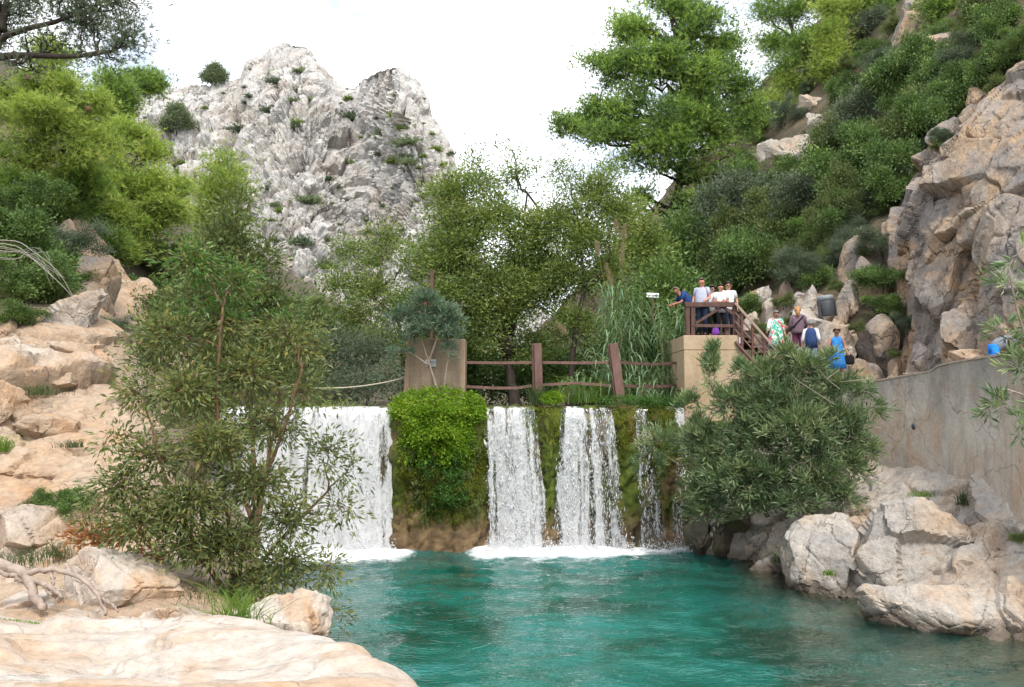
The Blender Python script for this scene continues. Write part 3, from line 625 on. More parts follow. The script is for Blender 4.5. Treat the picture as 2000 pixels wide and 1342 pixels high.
p = G.reshape(-1, 3); nn = gnormal(G).reshape(-1, 3); nn[(nn @ np.array([0, -1, .6])) < 0] *= -1
q = p + .2 * np.stack([fbm(p * 1.2 + 5 * k, 3, 401 + k) for k in range(3)], 1)
fall_flat = np.clip((p[:, 2] - 3.2) / .8, 0, 1)
d = (.24 * fbm(q * np.array([1.1, 1.1, .8]), 5, 411) + .13 * facet(q * np.array([1.9, 1.9, 1.2]), 420, .8, .5, .5, .2) + .05 * facet(q * 5, 430, .8, .5, .4, .3)) * (1 - .55 * fall_flat)
DAM = (p + nn * d[:, None]).reshape(nrw, ncl, 3)
tag(mk('tufa_dam', DAM.reshape(-1, 3), grid_faces(nrw, ncl), M_TUFA), 'brown mossy tufa weir that the stream falls over', 'weir')
def dam_y(x, z):
    r = np.clip(np.searchsorted(PZ[:130], np.clip(z, -1.4, 4.0)), 0, 129); c = np.clip(((np.asarray(x) + 10.5) / 18.1 * (ncl - 1)).astype(int), 0, ncl - 1)
    return DAM[r, c, 1]

# ------------------------------------------------------------------ falling water
m, nt, out = newmat('white_water')
w1 = node(nt, 'ShaderNodeBsdfDiffuse', {'Color': (.95, .96, .97)}); w2_ = node(nt, 'ShaderNodeBsdfTranslucent', {'Color': (.95, .96, .97)})
w3 = node(nt, 'ShaderNodeBsdfGlossy', {'Color': (1, 1, 1), 'Roughness': .2})
a1 = node(nt, 'ShaderNodeMixShader', {0: .5, 1: w1.outputs[0], 2: w2_.outputs[0]}); a2 = node(nt, 'ShaderNodeMixShader', {0: .12, 1: a1.outputs[0], 2: w3.outputs[0]})
nt.links.new(a2.outputs[0], out.inputs[0]); M_WHITE = m
m, nt, out = newmat('water_veil'); co = coords(nt, (1, .6, .09), obj=False); co2 = coords(nt, (1, 1, .38), obj=False)
dn = node(nt, 'ShaderNodeAttribute', attribute_name='dens').outputs['Fac']
v = node(nt, 'ShaderNodeMath', {0: nz(nt, co, 7, 6, .62, .3), 1: node(nt, 'ShaderNodeMath', {0: nz(nt, co2, 16, 4, .65), 1: .5}, operation='MULTIPLY').outputs[0]}, operation='ADD').outputs[0]
v = node(nt, 'ShaderNodeMath', {0: v, 1: dn}, operation='ADD').outputs[0]
al = node(nt, 'ShaderNodeMapRange', {0: v, 1: 1.0, 2: 1.20}).outputs[0]
vb = node(nt, 'ShaderNodeBump', {'Height': v, 'Strength': .35, 'Distance': .05})
d1 = node(nt, 'ShaderNodeBsdfDiffuse', {'Color': (.95, .96, .98), 'Normal': vb.outputs[0]}); d2 = node(nt, 'ShaderNodeBsdfTranslucent', {'Color': (.88, .91, .94)})
dd = node(nt, 'ShaderNodeMixShader', {0: .45, 1: d1.outputs[0], 2: d2.outputs[0]})
cl = node(nt, 'ShaderNodeBsdfTransparent', {'Color': (.93, .96, .97)}); gg = node(nt, 'ShaderNodeBsdfGlossy', {'Roughness': .1}); cl2 = node(nt, 'ShaderNodeMixShader', {0: .05, 1: cl.outputs[0], 2: gg.outputs[0]})
nt.links.new(node(nt, 'ShaderNodeMixShader', {0: al, 1: cl2.outputs[0], 2: dd.outputs[0]}).outputs[0], out.inputs[0]); M_VEIL = m

OCT_V = np.array([(1, -.4, -.3), (-1, -.4, -.3), (0, .9, -.2), (0, -.5, .9), (0, 0, -1.1)]); OCT_F = np.array([(0, 1, 3)[::-1], (1, 2, 3)[::-1], (2, 0, 3)[::-1], (1, 0, 4)[::-1], (2, 1, 4)[::-1], (0, 2, 4)[::-1]])
def waterfall(label, top, bot, dens, seed, drops, lip=4.13, throw=.35):
    """top/bot: (px0, px1) at the lip and at the pool"""
    rng = np.random.default_rng(seed); t0, t1, b0, b1 = [fall_x(v) for v in (*top, *bot)]
    n_u = max(24, int((b1 - b0) * 34)); n_v = 110; G = np.zeros((n_v, n_u, 3)); de = np.zeros((n_v, n_u))
    u = np.linspace(0, 1, n_u)
    wob = fbm(np.stack([u * (b1 - b0) * 3, 0 * u, 0 * u], 1) + seed * 7, 3, seed)
    for r in range(n_v):
        v = r / (n_v - 1)
        if v < .12:
            k = v / .12; z = np.full(n_u, lip + .03 - .06 * k ** 2); y = np.full(n_u, 26.4 - .75 * k)
        else:
            k = (v - .12) / .88; z = np.full(n_u, (lip - .03) - (lip + .05) * k ** 1.25); y = 25.65 - throw * np.sqrt(k) * (1 + .25 * wob)
        x = (t0 + (t1 - t0) * u) * (1 - v) + (b0 + (b1 - b0) * u) * v
        
        pt = np.stack([x, np.broadcast_to(y, x.shape), z], 1)
        pt[:, 1] -= .10 * fbm(pt * np.array([4, 1, 1.2]) + seed, 3, seed + 2); pt[:, 0] += .03 * noise(pt * 3 + seed, seed)
        G[r] = pt
        edge = np.minimum(u, 1 - u) * 2; lane = fbm(np.stack([u * (b1 - b0) * 3.6 + seed, np.full(n_u, v * .5), 0 * u], 1), 3, seed + 3, .6)
        de[r] = dens - .40 * (1 - np.clip(edge * (b1 - b0) * 1.6 + .35 * noise(np.stack([u * 9, np.full(n_u, v * 7), 0 * u], 1), seed + 8), 0, 1)) + .62 * lane + .05 * (1 - v) - (.18 if v < .1 else 0) * 1 + .10 * v
    root = thing('waterfall', label, 'waterfall', ((b0 + b1) / 2, 25.2, 0))
    inv = np.array(root.location)
    mk('water_sheet', G.reshape(-1, 3) - inv, grid_faces(n_v, n_u), M_VEIL, root, pattr={'dens': de.ravel()})
    n = drops; r = (rng.beta(1.6, 1.0, n) * .86 + .13) * (n_v - 1); c = rng.uniform(0, n_u - 1, n); ri, ci = r.astype(int), c.astype(int)
    keep = rng.uniform(0, 1, n) < np.clip((de[ri, ci] - dens) * 1.6 + .62, .08, 1); ri, ci = ri[keep], ci[keep]; n = len(ri)
    pos = G[ri, ci] + rng.normal(size=(n, 3)) * np.array([.035, .10, .05]) - np.array([0, .07, 0]); v = ri / n_v
    sz = rng.lognormal(-4.95, .5, n); s = np.stack([sz, sz, sz * (1.2 + 5.5 * rng.uniform(0, 1, n) ** 2)], 1)
    a = rng.uniform(-.35, .35, n); Vv = OCT_V[None] * s[:, None] * rng.uniform(.6, 1.4, (n, 5, 1))
    x_ = Vv[:, :, 0] * np.cos(a)[:, None] - Vv[:, :, 2] * np.sin(a)[:, None]; z_ = Vv[:, :, 0] * np.sin(a)[:, None] + Vv[:, :, 2] * np.cos(a)[:, None]
    Vv = np.stack([x_, Vv[:, :, 1], z_], 2) + (pos - inv)[:, None]
    o = mk('water_drops', Vv.reshape(-1, 3), (OCT_F[None] + np.arange(n)[:, None, None] * 5).reshape(-1, 3), M_WHITE, root); tag(o, kind='stuff')
    n = int(drops * .15)                                   # splash thrown up where it lands
    pos = np.stack([rng.uniform(b0 - .15, b1 + .15, n), 25.0 - np.abs(rng.normal(0, .22, n)), np.abs(rng.normal(0, .14, n)) + .02], 1); sz = rng.lognormal(-4.7, .5, n)
    Vv = OCT_V[None] * sz[:, None, None] * rng.uniform(.6, 1.5, (n, 5, 1)) + (pos - inv)[:, None]
    o = mk('splash', Vv.reshape(-1, 3), (OCT_F[None] + np.arange(n)[:, None, None] * 5).reshape(-1, 3), M_WHITE, root); tag(o, kind='stuff')
waterfall('broad white waterfall behind the leafy bush', (440, 762), (400, 772), .50, 1, 14000, throw=.55)
waterfall('dense white waterfall just right of the mossy pillar', (948, 1040), (958, 1072), .48, 2, 11000)
waterfall('lacy white waterfall below the leaning timber post', (1100, 1192), (1078, 1222), .40, 3, 12000)
waterfall('thin trickling waterfall between mossy tufa humps', (1240, 1262), (1250, 1300), .30, 4, 3000)
waterfall('narrow waterfall beside the dark rock and oleander', (1322, 1362), (1306, 1340), .56, 5, 2600)

# ------------------------------------------------------------------ foliage
L_PINE = leaf_mat('aleppo_pine_needles', [(0.073, 0.134, 0.053), (0.205, 0.319, 0.079), (0.410, 0.552, 0.126)], .35)
L_PINEB = leaf_mat('bright_pine_needles', [(0.154, 0.226, 0.069), (0.326, 0.441, 0.095), (0.565, 0.600, 0.192)], .4)
L_PINED = leaf_mat('bluish_pine_needles', [(0.067, 0.098, 0.067), (0.127, 0.166, 0.107), (0.215, 0.253, 0.156)], .3)
L_OLIVE = leaf_mat('dull_olive_leaves', [(0.063, 0.110, 0.029), (0.135, 0.206, 0.052), (0.243, 0.316, 0.090), (0.342, 0.353, 0.101)], .35)
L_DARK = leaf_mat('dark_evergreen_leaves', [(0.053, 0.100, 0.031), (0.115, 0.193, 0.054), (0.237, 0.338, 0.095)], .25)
L_GREYG = leaf_mat('grey_green_leaves', [(0.060, 0.090, 0.054), (0.114, 0.156, 0.096), (0.192, 0.228, 0.156)], .25)
L_BUSH = leaf_mat('bush_leaves', [(0.052, 0.086, 0.024), (0.111, 0.153, 0.044), (0.213, 0.248, 0.086), (0.292, 0.256, 0.068)], .35, .4, .5)
L_BUSHG = leaf_mat('fresh_bush_leaves', [(.04, .10, .02), (.08, .19, .035), (.16, .27, .07)], .4, .4, .5)
L_OLEA = leaf_mat('oleander_leaves', [(0.069, 0.119, 0.055), (0.158, 0.234, 0.105), (0.336, 0.387, 0.194)], .25, .42, .5)
L_OLEAG = leaf_mat('grey_oleander_leaves', [(.07, .12, .075), (.13, .20, .13), (.21, .28, .20)], .3, .45, .45)
L_OLIVEG = leaf_mat('olive_green_shrub_leaves', [(0.058, 0.088, 0.029), (0.124, 0.169, 0.057), (0.232, 0.265, 0.100)], .3)
L_SCRUB = leaf_mat('mountain_scrub', [(0.096, 0.136, 0.080), (0.176, 0.224, 0.120), (0.272, 0.304, 0.176)], .25)
L_REED = leaf_mat('reed_leaves', [(0.090, 0.165, 0.083), (0.180, 0.300, 0.150), (0.330, 0.450, 0.270)], .35, .45, .4)
L_FERN = leaf_mat('bright_fern', [(0.083, 0.172, 0.016), (0.184, 0.317, 0.022), (0.367, 0.476, 0.058)], .4)
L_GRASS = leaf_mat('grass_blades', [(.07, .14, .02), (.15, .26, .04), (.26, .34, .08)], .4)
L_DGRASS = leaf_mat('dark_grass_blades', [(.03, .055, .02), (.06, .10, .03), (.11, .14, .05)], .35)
L_PLUME = leaf_mat('reed_plume', [(.25, .20, .12), (.36, .30, .19), (.46, .39, .27)], .4)
L_DRY = leaf_mat('dead_leaves', [(.20, .08, .03), (.34, .15, .06), (.42, .24, .11)], .3)
L_PINK = leaf_mat('pink_petals', [(.6, .12, .22), (.7, .2, .3)], .4)
M_BARK = plain('grey_bark', (.10, .080, .062), .9, .2, .4, 10, .6, 0, (1, 1, .3))
M_BARKD = plain('dark_bark', (.045, .036, .030), .9, .2, .4, 10, .6, 0, (1, 1, .3))
M_TWIG = plain('pale_twigs', (.27, .22, .18), .85, .2, .25, 14, .3)
M_TWIGR = plain('reddish_twigs', (.13, .075, .048), .85, .2, .25, 14, .3)
UPV = np.array([0, 0, 1.0])

def unit(v): return v / (np.linalg.norm(v, axis=-1, keepdims=True) + 1e-9)

def leaves(c, d, L, w, rng, kink=.25, droop=0.0):
    """rhombic leaves of two triangles folded on the midrib: base c, direction d"""
    n = len(c); r = rng.normal(size=(n, 3)); s = unit(np.cross(d, r)); nn = np.cross(d, s)
    L = np.broadcast_to(L, n)[:, None]; w = np.broadcast_to(w, n)[:, None] / 2
    mid = c + d * L * .45
    V = np.stack([c, mid + s * w + nn * w * kink, c + d * L - nn * L * .06 - UPV * droop * L, mid - s * w + nn * w * kink], 1)
    i = np.arange(n)[:, None] * 4
    F = np.concatenate([i + [0, 1, 2], i + [0, 2, 3]], 1).reshape(-1, 3)
    return V.reshape(-1, 3), F

def needles(c, d, L, w, rng, k=6, spread=.75):
    """tufts of k thin needle blades fanning round d"""
    n = len(c); c = np.repeat(c, k, 0); dd = unit(np.repeat(d, k, 0) + spread * rng.normal(size=(n * k, 3)) * .7)
    s = unit(np.cross(dd, rng.normal(size=(n * k, 3)))) * w / 2; LL = L * rng.uniform(.6, 1.2, (n * k, 1))
    V = np.stack([c - s, c + s, c + dd * LL], 1).reshape(-1, 3)
    return V, np.arange(n * k * 3).reshape(-1, 3)

def curve(a, b, sag, rng, n=6, wob=.06):
    t = np.linspace(0, 1, n)[:, None]; L = np.linalg.norm(b - a)
    p = a + (b - a) * t + np.array([0, 0, sag * L]) * (4 * t * (1 - t)) + rng.normal(size=(n, 3)) * wob * L * np.sin(math.pi * t)
    return p

TW = .38
def Y_near(loc, trunks): return trunks[0][0][1] < 24
def plant(name, label, cat, group, trunks, blobs, kind, mat, bark, seed, r0=.12, twigs=300, per=30, L=.1, w=.04, cl=.3, k=6, limb_r=None, twig_r=.012,
          shell=.6, up=.2, dead=0, dead_mat=None, flat=.6, droop=0.0, alt=None, loc=None, sag=.06, visible_twigs=1.0, lean_out=.5):
    """a tree or shrub: trunk polylines, a limb to every blob of the crown, twigs to points in the blob, leaves round the twig ends.
    blobs: (centre xyz, radii xyz, weight)"""
    rng = np.random.default_rng(seed)
    base = np.array(trunks[0][0]) if loc is None else np.array(loc)
    root = thing(name, label, cat, base, 0, group); tr = MB(); skel = []
    for T in trunks:
        T = np.array(T, float); m = max(6, len(T) * 4); Tc = crm(len(T), m) @ T; Tc[1:-1] += rng.normal(size=(m - 2, 3)) * .1 * r0
        tr.tube(Tc - base, r0, r0 * .45, 8, radii=np.linspace(1, .45, m) * r0 * (1 + .5 * np.exp(-np.linspace(0, 8, m)))); skel.append(Tc[m // 4:])
    skel = np.concatenate(skel); lc = []; ld = []; tint = []
    wts = np.array([b[2] for b in blobs], float); wts /= wts.sum(); lr = limb_r or r0 * .4
    sk_all = [skel]
    for (bc, br, bw), wt in zip(blobs, wts):
        bc = np.array(bc, float); br = np.array(br, float)
        d2 = np.linalg.norm(skel - bc, axis=1) + 1.2 * np.clip(skel[:, 2] - bc[2] + .25 * br[2], 0, None)
        a = skel[np.argmin(d2)]; end = bc + np.array([0, 0, .25 * br[2]])
        lb = curve(a, end, sag, rng, 9, .05); tr.tube(lb - base, lr, lr * .3, 5 if Y_near(loc, trunks) else 4); n = max(3, int(round(twigs * wt)))
        u = unit(rng.normal(size=(n, 3))); u[:, 2] = np.where(u[:, 2] < -.75, -u[:, 2] * .6, u[:, 2]); rr = rng.uniform(0, 1, n) ** (1 / (1 + 2.5 * shell))
        tip = bc + u * rr[:, None] * br; cand = np.r_[lb[3:], lb[-1:]]
        ct = rng.normal(size=n) * .24
        for q in range(n):
            j = np.argmin(np.linalg.norm(cand - tip[q], axis=1) + rng.uniform(0, .25, len(cand)) * br.max())
            tw = curve(cand[j], tip[q], sag * .8, rng, 5, .07)
            if rng.uniform() < visible_twigs * (1 if Y_near(loc, trunks) else TW): tr.tube(tw - base, twig_r, twig_r * .35, 3)
            m = rng.poisson(per)
            if m == 0: continue
            t = rng.uniform(.35, 1.05, m)[:, None]; i = np.clip((t * 4).astype(int), 0, 3)[:, 0]; f = t * 4 - i[:, None]
            pos = tw[i] * (1 - f) + tw[i + 1] * f
            off = rng.normal(size=(m, 3)) * cl * np.array([1, 1, flat]); out = unit(tip[q] - bc + 1e-6)
            pos = pos + off * (.4 if kind == 'whorl' else 1)
            dv = unit(unit(off) * .7 + out * lean_out + UPV * up + rng.normal(size=(m, 3)) * .35)
            lc.append(pos); ld.append(dv); tint.append(np.clip(.45 + ct[q] + rng.normal(size=m) * .11 + .0 * t[:, 0], 0.02, .98))
    lc = np.concatenate(lc) - base; ld = np.concatenate(ld); tint = np.concatenate(tint)
    tr.build('trunk', bark, root, True)
    def emit(sel, mt, nm):
        c, d, tn = lc[sel], ld[sel], tint[sel]
        if kind == 'needle': V, F = needles(c, d, L, w, rng, k); fa = np.repeat(tn, k)
        else:
            LL = L * rng.uniform(.6, 1.25, len(c))
            if trunks[0][0][1] > 27:     # far off: one small triangle a leaf
                sd_ = unit(np.cross(d, rng.normal(size=d.shape))) * (w * LL / L * .55)[:, None]; V = np.stack([c - sd_, c + sd_, c + d * LL[:, None]], 1).reshape(-1, 3); F = np.arange(len(V)).reshape(-1, 3); fa = tn
            else: fa = np.repeat(tn, 2); V, F = leaves(c, d, LL, w * LL / L, rng, .25, droop)
        mk(nm, V, F, mt, root, False, {'tint': np.clip(fa + rng.normal(size=len(fa)) * .02, 0, 1)})
    m1 = np.ones(len(lc), bool)
    if alt is not None:                       # (material, share, name, condition on height fraction)
        z = (lc[:, 2] - lc[:, 2].min()) / np.ptp(lc[:, 2]); m2 = (rng.uniform(0, 1, len(lc)) < alt[1]) & (z > alt[3]); emit(m2, alt[0], alt[2]); m1 = ~m2
    emit(m1, mat, 'crown')
    return root

def blob(px, py, Y, rx, ry, wt=1.0, rz=None):
    s = pxm(Y) * 1.12; return (P(px, py, Y), (rx * s, (rz or rx) * s * .9, ry * s), wt * rx * ry)

# ---- middle trees beyond the weir
plant('broadleaf_tree', 'large olive green tree with dark trunk rising behind the timber rail', 'tree', 'trees beyond the weir',
      [[P(1008, 800, 33), P(998, 740, 33), P(988, 680, 33), P(985, 620, 33), P(1000, 560, 33.2)], [P(992, 690, 33), P(960, 600, 32.6), P(905, 545, 32.4)], [P(990, 650, 33), P(1030, 560, 33.5), P(1058, 500, 33.8)]],
      [blob(880, 400, 33, 60, 80), blob(935, 380, 33.5, 70, 70, .45), blob(960, 450, 33, 85, 80), blob(880, 500, 32.5, 75, 60), blob(1010, 350, 34, 60, 60, .32), blob(920, 330, 34, 40, 60, .3),
       blob(1040, 470, 33.5, 70, 80), blob(960, 560, 32.5, 85, 60), blob(880, 590, 32, 70, 60, 1.1), blob(1050, 590, 33, 80, 70), blob(930, 650, 32.5, 60, 60, .9), blob(1045, 680, 33.5, 70, 50, .7), blob(850, 660, 33, 50, 50, .8), blob(1000, 300, 34.5, 50, 30, .18), blob(900, 450, 33, 90, 60, .8), blob(1010, 540, 33.5, 90, 70), blob(860, 540, 32.5, 60, 60), blob(960, 620, 33, 90, 50), blob(1080, 540, 33.5, 60, 70, .8)],
      'leaf', L_OLIVE, M_BARKD, 11, .20, 1150, 60, .125, .06, .27, limb_r=.07, up=.1)
plant('broadleaf_tree', 'thin-topped brownish tree with forked dark stem left of the reeds', 'tree', 'trees beyond the weir',
      [[P(1112, 800, 31.5), P(1118, 700, 31.5), P(1128, 620, 31.5), P(1142, 560, 31.5), P(1132, 480, 31.8)], [P(1140, 560, 31.5), P(1175, 535, 31.5), P(1190, 500, 31.5)]],
      [blob(1110, 360, 33, 60, 60, .22), blob(1165, 400, 32.5, 60, 70, .8), blob(1090, 450, 32.5, 60, 70, .8), blob(1150, 480, 32, 70, 60), blob(1205, 430, 32.5, 45, 70, .7), blob(1110, 550, 32, 60, 60, .9), blob(1190, 540, 32, 50, 60, .9), blob(1085, 330, 33.5, 40, 50, .15), blob(1120, 640, 31.8, 60, 50, .8), blob(1185, 340, 33, 35, 50, .4)],
      'leaf', L_OLIVE, M_BARKD, 12, .11, 600, 54, .12, .055, .25, limb_r=.045, up=.1)
plant('broadleaf_tree', 'sparse yellowish tree in front of the mountain foot', 'tree', 'trees beyond the weir',
      [[P(790, 800, 36), P(785, 680, 36), P(770, 600, 36), P(740, 540, 36)], [P(775, 620, 36), P(700, 560, 36)]],
      [blob(690, 500, 37, 55, 50, .5), blob(755, 485, 37, 60, 60, .5), blob(815, 520, 36, 40, 60, .5), blob(660, 570, 36.5, 50, 50, .6), blob(730, 580, 36, 70, 60, .7), blob(800, 600, 35, 55, 50, .8), blob(690, 640, 36, 60, 50, .8), blob(760, 680, 35, 70, 50, .9)],
      'leaf', L_OLIVE, M_BARK, 13, .10, 460, 44, .125, .06, .27, limb_r=.04, up=.1)
plant('willow_shrub', 'grey-green drooping shrub behind the rope at the weir edge', 'shrub', None,
      [[P(720, 810, 30), P(715, 740, 30), P(700, 700, 30)]],
      [blob(660, 690, 30, 60, 60), blob(720, 700, 30, 60, 60), blob(700, 760, 29, 80, 40), blob(640, 750, 30, 60, 40), blob(590, 700, 31, 50, 60), blob(770, 740, 29, 30, 40)],
      'leaf', L_GREYG, M_BARK, 14, .05, 300, 50, .16, .03, .28, limb_r=.02, up=-.2, droop=.2)
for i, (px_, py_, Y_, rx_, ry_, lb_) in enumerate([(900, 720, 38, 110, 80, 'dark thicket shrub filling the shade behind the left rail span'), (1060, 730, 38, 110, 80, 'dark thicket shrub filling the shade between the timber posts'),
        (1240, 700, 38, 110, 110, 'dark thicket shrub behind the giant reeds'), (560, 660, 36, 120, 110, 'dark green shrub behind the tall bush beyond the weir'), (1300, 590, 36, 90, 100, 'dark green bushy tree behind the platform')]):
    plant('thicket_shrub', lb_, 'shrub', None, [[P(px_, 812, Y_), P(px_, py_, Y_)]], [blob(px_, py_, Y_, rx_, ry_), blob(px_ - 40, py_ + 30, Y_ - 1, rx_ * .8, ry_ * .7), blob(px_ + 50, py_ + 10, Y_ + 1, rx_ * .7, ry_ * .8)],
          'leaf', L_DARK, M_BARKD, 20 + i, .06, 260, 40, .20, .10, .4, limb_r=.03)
plant('olive_tree', 'yellowish green tree between the reeds and the tall pine', 'tree', None, [[P(1250, 700, 38), P(1250, 560, 38), P(1245, 470, 38)]],
      [blob(1240, 440, 38, 40, 50), blob(1225, 500, 37.5, 35, 40), blob(1265, 500, 38, 40, 60)], 'leaf', L_OLIVE, M_BARK, 27, .09, 200, 36, .16, .08, .34, limb_r=.04)
plant('evergreen_tree', 'rounded dark green tree under the tall pine behind the sign', 'tree', None, [[P(1335, 640, 41), P(1335, 540, 41), P(1335, 470, 41)]],
      [blob(1335, 460, 41, 60, 55), blob(1310, 520, 40.5, 50, 50), blob(1370, 520, 40.5, 45, 45), blob(1330, 570, 40, 70, 40)], 'leaf', L_DARK, M_BARKD, 28, .12, 260, 55, .17, .09, .4, limb_r=.05)

# ---- pines
def split(blobs, seed, k=4, f=.62, sp=.75):
    rg = np.random.default_rng(seed); out = []
    for c, r, w in blobs:
        for q in range(k):
            u = rg.normal(size=3); u = u / np.linalg.norm(u) * rg.uniform(.3, 1) * sp; g = f * rg.uniform(.7, 1.25)
            out.append((np.array(c) + u * np.array(r), np.array(r) * g * np.array([1.1, 1.1, .8]), w / k * g))
    return out
def pine(label, trunk, blobs, mat, seed, twigs, per=26, r0=.2, group=None, L=.26, w=.032, cl=.42, name='pine_tree', bark=M_BARKD, k=7, shell=.5, **kw):
    return plant(name, label, 'tree', group, [trunk] if not isinstance(trunk[0], list) else trunk, split(blobs, seed), 'needle', mat, bark, seed, r0, twigs, per, L, w, cl, k, limb_r=r0 * .4, twig_r=.018, shell=shell, up=.55, flat=.7, sag=-.03, **kw)
pine('tall full pine towering over the platform and the reeds', [P(1290, 560, 46), P(1292, 480, 46), P(1310, 420, 46), P(1330, 340, 46), P(1335, 200, 46), P(1325, 80, 46)],
     [blob(1320, 10, 46, 75, 50), blob(1255, 60, 46, 60, 55), blob(1375, 60, 46, 60, 60), blob(1180, 140, 46, 60, 55, .9), blob(1260, 150, 45, 75, 60), blob(1350, 150, 44.5, 70, 60), blob(1425, 140, 46, 45, 70), blob(1140, 230, 46, 55, 50, .8),
      blob(1215, 250, 45, 75, 55, .9), blob(1310, 245, 44.5, 75, 50), blob(1400, 240, 45, 60, 55), blob(1450, 230, 46, 45, 45), blob(1270, 320, 45, 65, 45, .9), blob(1350, 320, 45, 50, 50, .6), blob(1430, 320, 45, 40, 40, .4), blob(1250, 385, 45, 40, 28, .5), blob(1105, 255, 46, 30, 35, .6), blob(1360, 385, 45, 60, 40, .7), blob(1455, 185, 46, 40, 50, .8), blob(1300, 100, 45, 70, 50), blob(1215, 195, 45, 60, 45), blob(1350, 200, 44.5, 70, 45), blob(1420, 90, 46, 40, 60, .7), blob(1310, 285, 44.5, 70, 40), blob(1160, 270, 45.5, 50, 40, .7), blob(1390, 285, 45, 50, 40, .7), blob(1230, 110, 46, 40, 50, .7)],
     L_PINE, 31, 900, 36, .30, L=.26, cl=.34, w=.052, k=5)
hp = 'pines growing high on the right hillside'
pine('broad pine with leaning dark trunks at the top of the slope', [[P(1600, 160, 57), P(1580, 110, 57), P(1550, 70, 57), P(1540, 20, 57)], [P(1595, 150, 57), P(1570, 100, 58), P(1530, 60, 58)]],
     [blob(1530, 30, 57, 60, 45), blob(1580, 0, 57, 60, 40), blob(1510, 80, 57, 40, 40), blob(1590, 70, 56, 60, 40), blob(1550, 120, 56, 50, 30, .7)], L_PINE, 32, 300, 30, .22, hp)
pine('slender bright pine in front of the leaning pine trunks', [P(1628, 215, 52), P(1622, 130, 52), P(1615, 40, 52)], [blob(1612, 20, 52, 20, 30), blob(1614, 65, 52, 28, 36), blob(1618, 110, 52, 34, 36), blob(1640, 150, 52, 40, 30, .7), blob(1650, 40, 53, 30, 40)], L_PINEB, 33, 220, 26, .10, hp)
pine('dark crowned pine beside the grey crag at the hilltop', [[P(1690, 130, 54), P(1685, 60, 54), P(1680, 0, 54)], [P(1668, 130, 54), P(1665, 60, 54)]], [blob(1680, 0, 54, 70, 50), blob(1720, 40, 54, 50, 40), blob(1650, 20, 54, 40, 30), blob(1740, 0, 55, 50, 50)], L_PINE, 34, 280, 30, .16, hp)
pine('young light green pine on the slope left of the pale rocks', [P(1548, 260, 56), P(1545, 200, 56), P(1548, 150, 56)], [blob(1545, 170, 56, 26, 30), blob(1540, 210, 56, 34, 30), blob(1560, 240, 55, 36, 26)], L_PINEB, 35, 130, 26, .08, hp)
pine('olive green pine above the grey crags at the picture top', [P(1880, 90, 40), P(1880, 20, 40), P(1885, -60, 40)], [blob(1850, 10, 40, 50, 45), blob(1910, 30, 40, 55, 50), blob(1900, -40, 40, 70, 50), blob(1960, 10, 40, 50, 60), blob(1860, 60, 39.5, 40, 26)], L_PINE, 36, 260, 30, .14, hp)
pine('low pine bough beside the whitish rocks under the young pine', [P(1590, 245, 54), P(1580, 220, 54)], [blob(1575, 215, 54, 36, 24), blob(1500, 210, 56, 36, 40), blob(1510, 250, 56, 30, 30)], L_PINEB, 37, 120, 26, .06, hp)
lp = 'pines on the left slope'
cone_pine = pine('bright yellow-green pine carrying a few brown cones', [[P(60, 420, 25), P(68, 330, 25), P(90, 250, 25), P(100, 130, 25)], [P(66, 330, 25), P(110, 300, 24.8), P(150, 290, 24.6)]],
     [blob(100, 100, 25, 36, 40), blob(60, 160, 25, 70, 50), blob(130, 165, 25, 60, 46), blob(30, 220, 25, 60, 50), blob(110, 235, 24.6, 80, 50), blob(180, 230, 25, 55, 60), blob(60, 300, 24.6, 70, 50, .6), blob(160, 300, 25, 70, 40, .6), blob(-40, 160, 25, 60, 90), blob(215, 290, 26, 40, 40, .7)], L_PINEB, 41, 420, 40, .12, lp, .19, .023, .20, k=5)
pine('rounded yellow-green pine below the cone-bearing one', [P(290, 520, 30), P(285, 440, 30), P(270, 340, 30)],
     [blob(235, 270, 31, 50, 40), blob(280, 295, 31, 50, 40), blob(210, 340, 30, 60, 50), blob(280, 360, 30, 60, 50), blob(335, 370, 31, 35, 40), blob(250, 420, 29.5, 65, 46), blob(330, 410, 30, 55, 46), blob(240, 480, 29, 60, 30), blob(180, 400, 29, 50, 60)], L_PINEB, 42, 420, 40, .14, lp, .21, .028, .22, k=5)
pine('light pine mass above the second left pine at the skyline', [P(235, 300, 44), P(230, 200, 44)], [blob(222, 185, 44, 30, 36), blob(280, 158, 46, 36, 18), blob(225, 225, 44, 30, 30)], L_PINE, 43, 200, 30, .12, lp)
pine('thin olive pine sapling right of the rounded pine', [P(430, 480, 36), P(430, 400, 36), P(428, 330, 36)], [blob(428, 320, 36, 28, 34, .6), blob(415, 370, 36, 36, 36, .7), blob(445, 380, 36, 34, 40, .7), blob(430, 430, 36, 45, 36)], L_PINEB, 44, 190, 26, .07, lp, .2, .024)
pine('low yellow-green pine above the dark left shrubs', [P(130, 520, 27), P(130, 430, 27)], [blob(120, 400, 27, 70, 50), blob(60, 370, 27, 70, 50), blob(200, 470, 28, 50, 36), blob(170, 350, 27, 50, 40)], L_PINE, 45, 300, 32, .10, lp, .22, .026, .32)
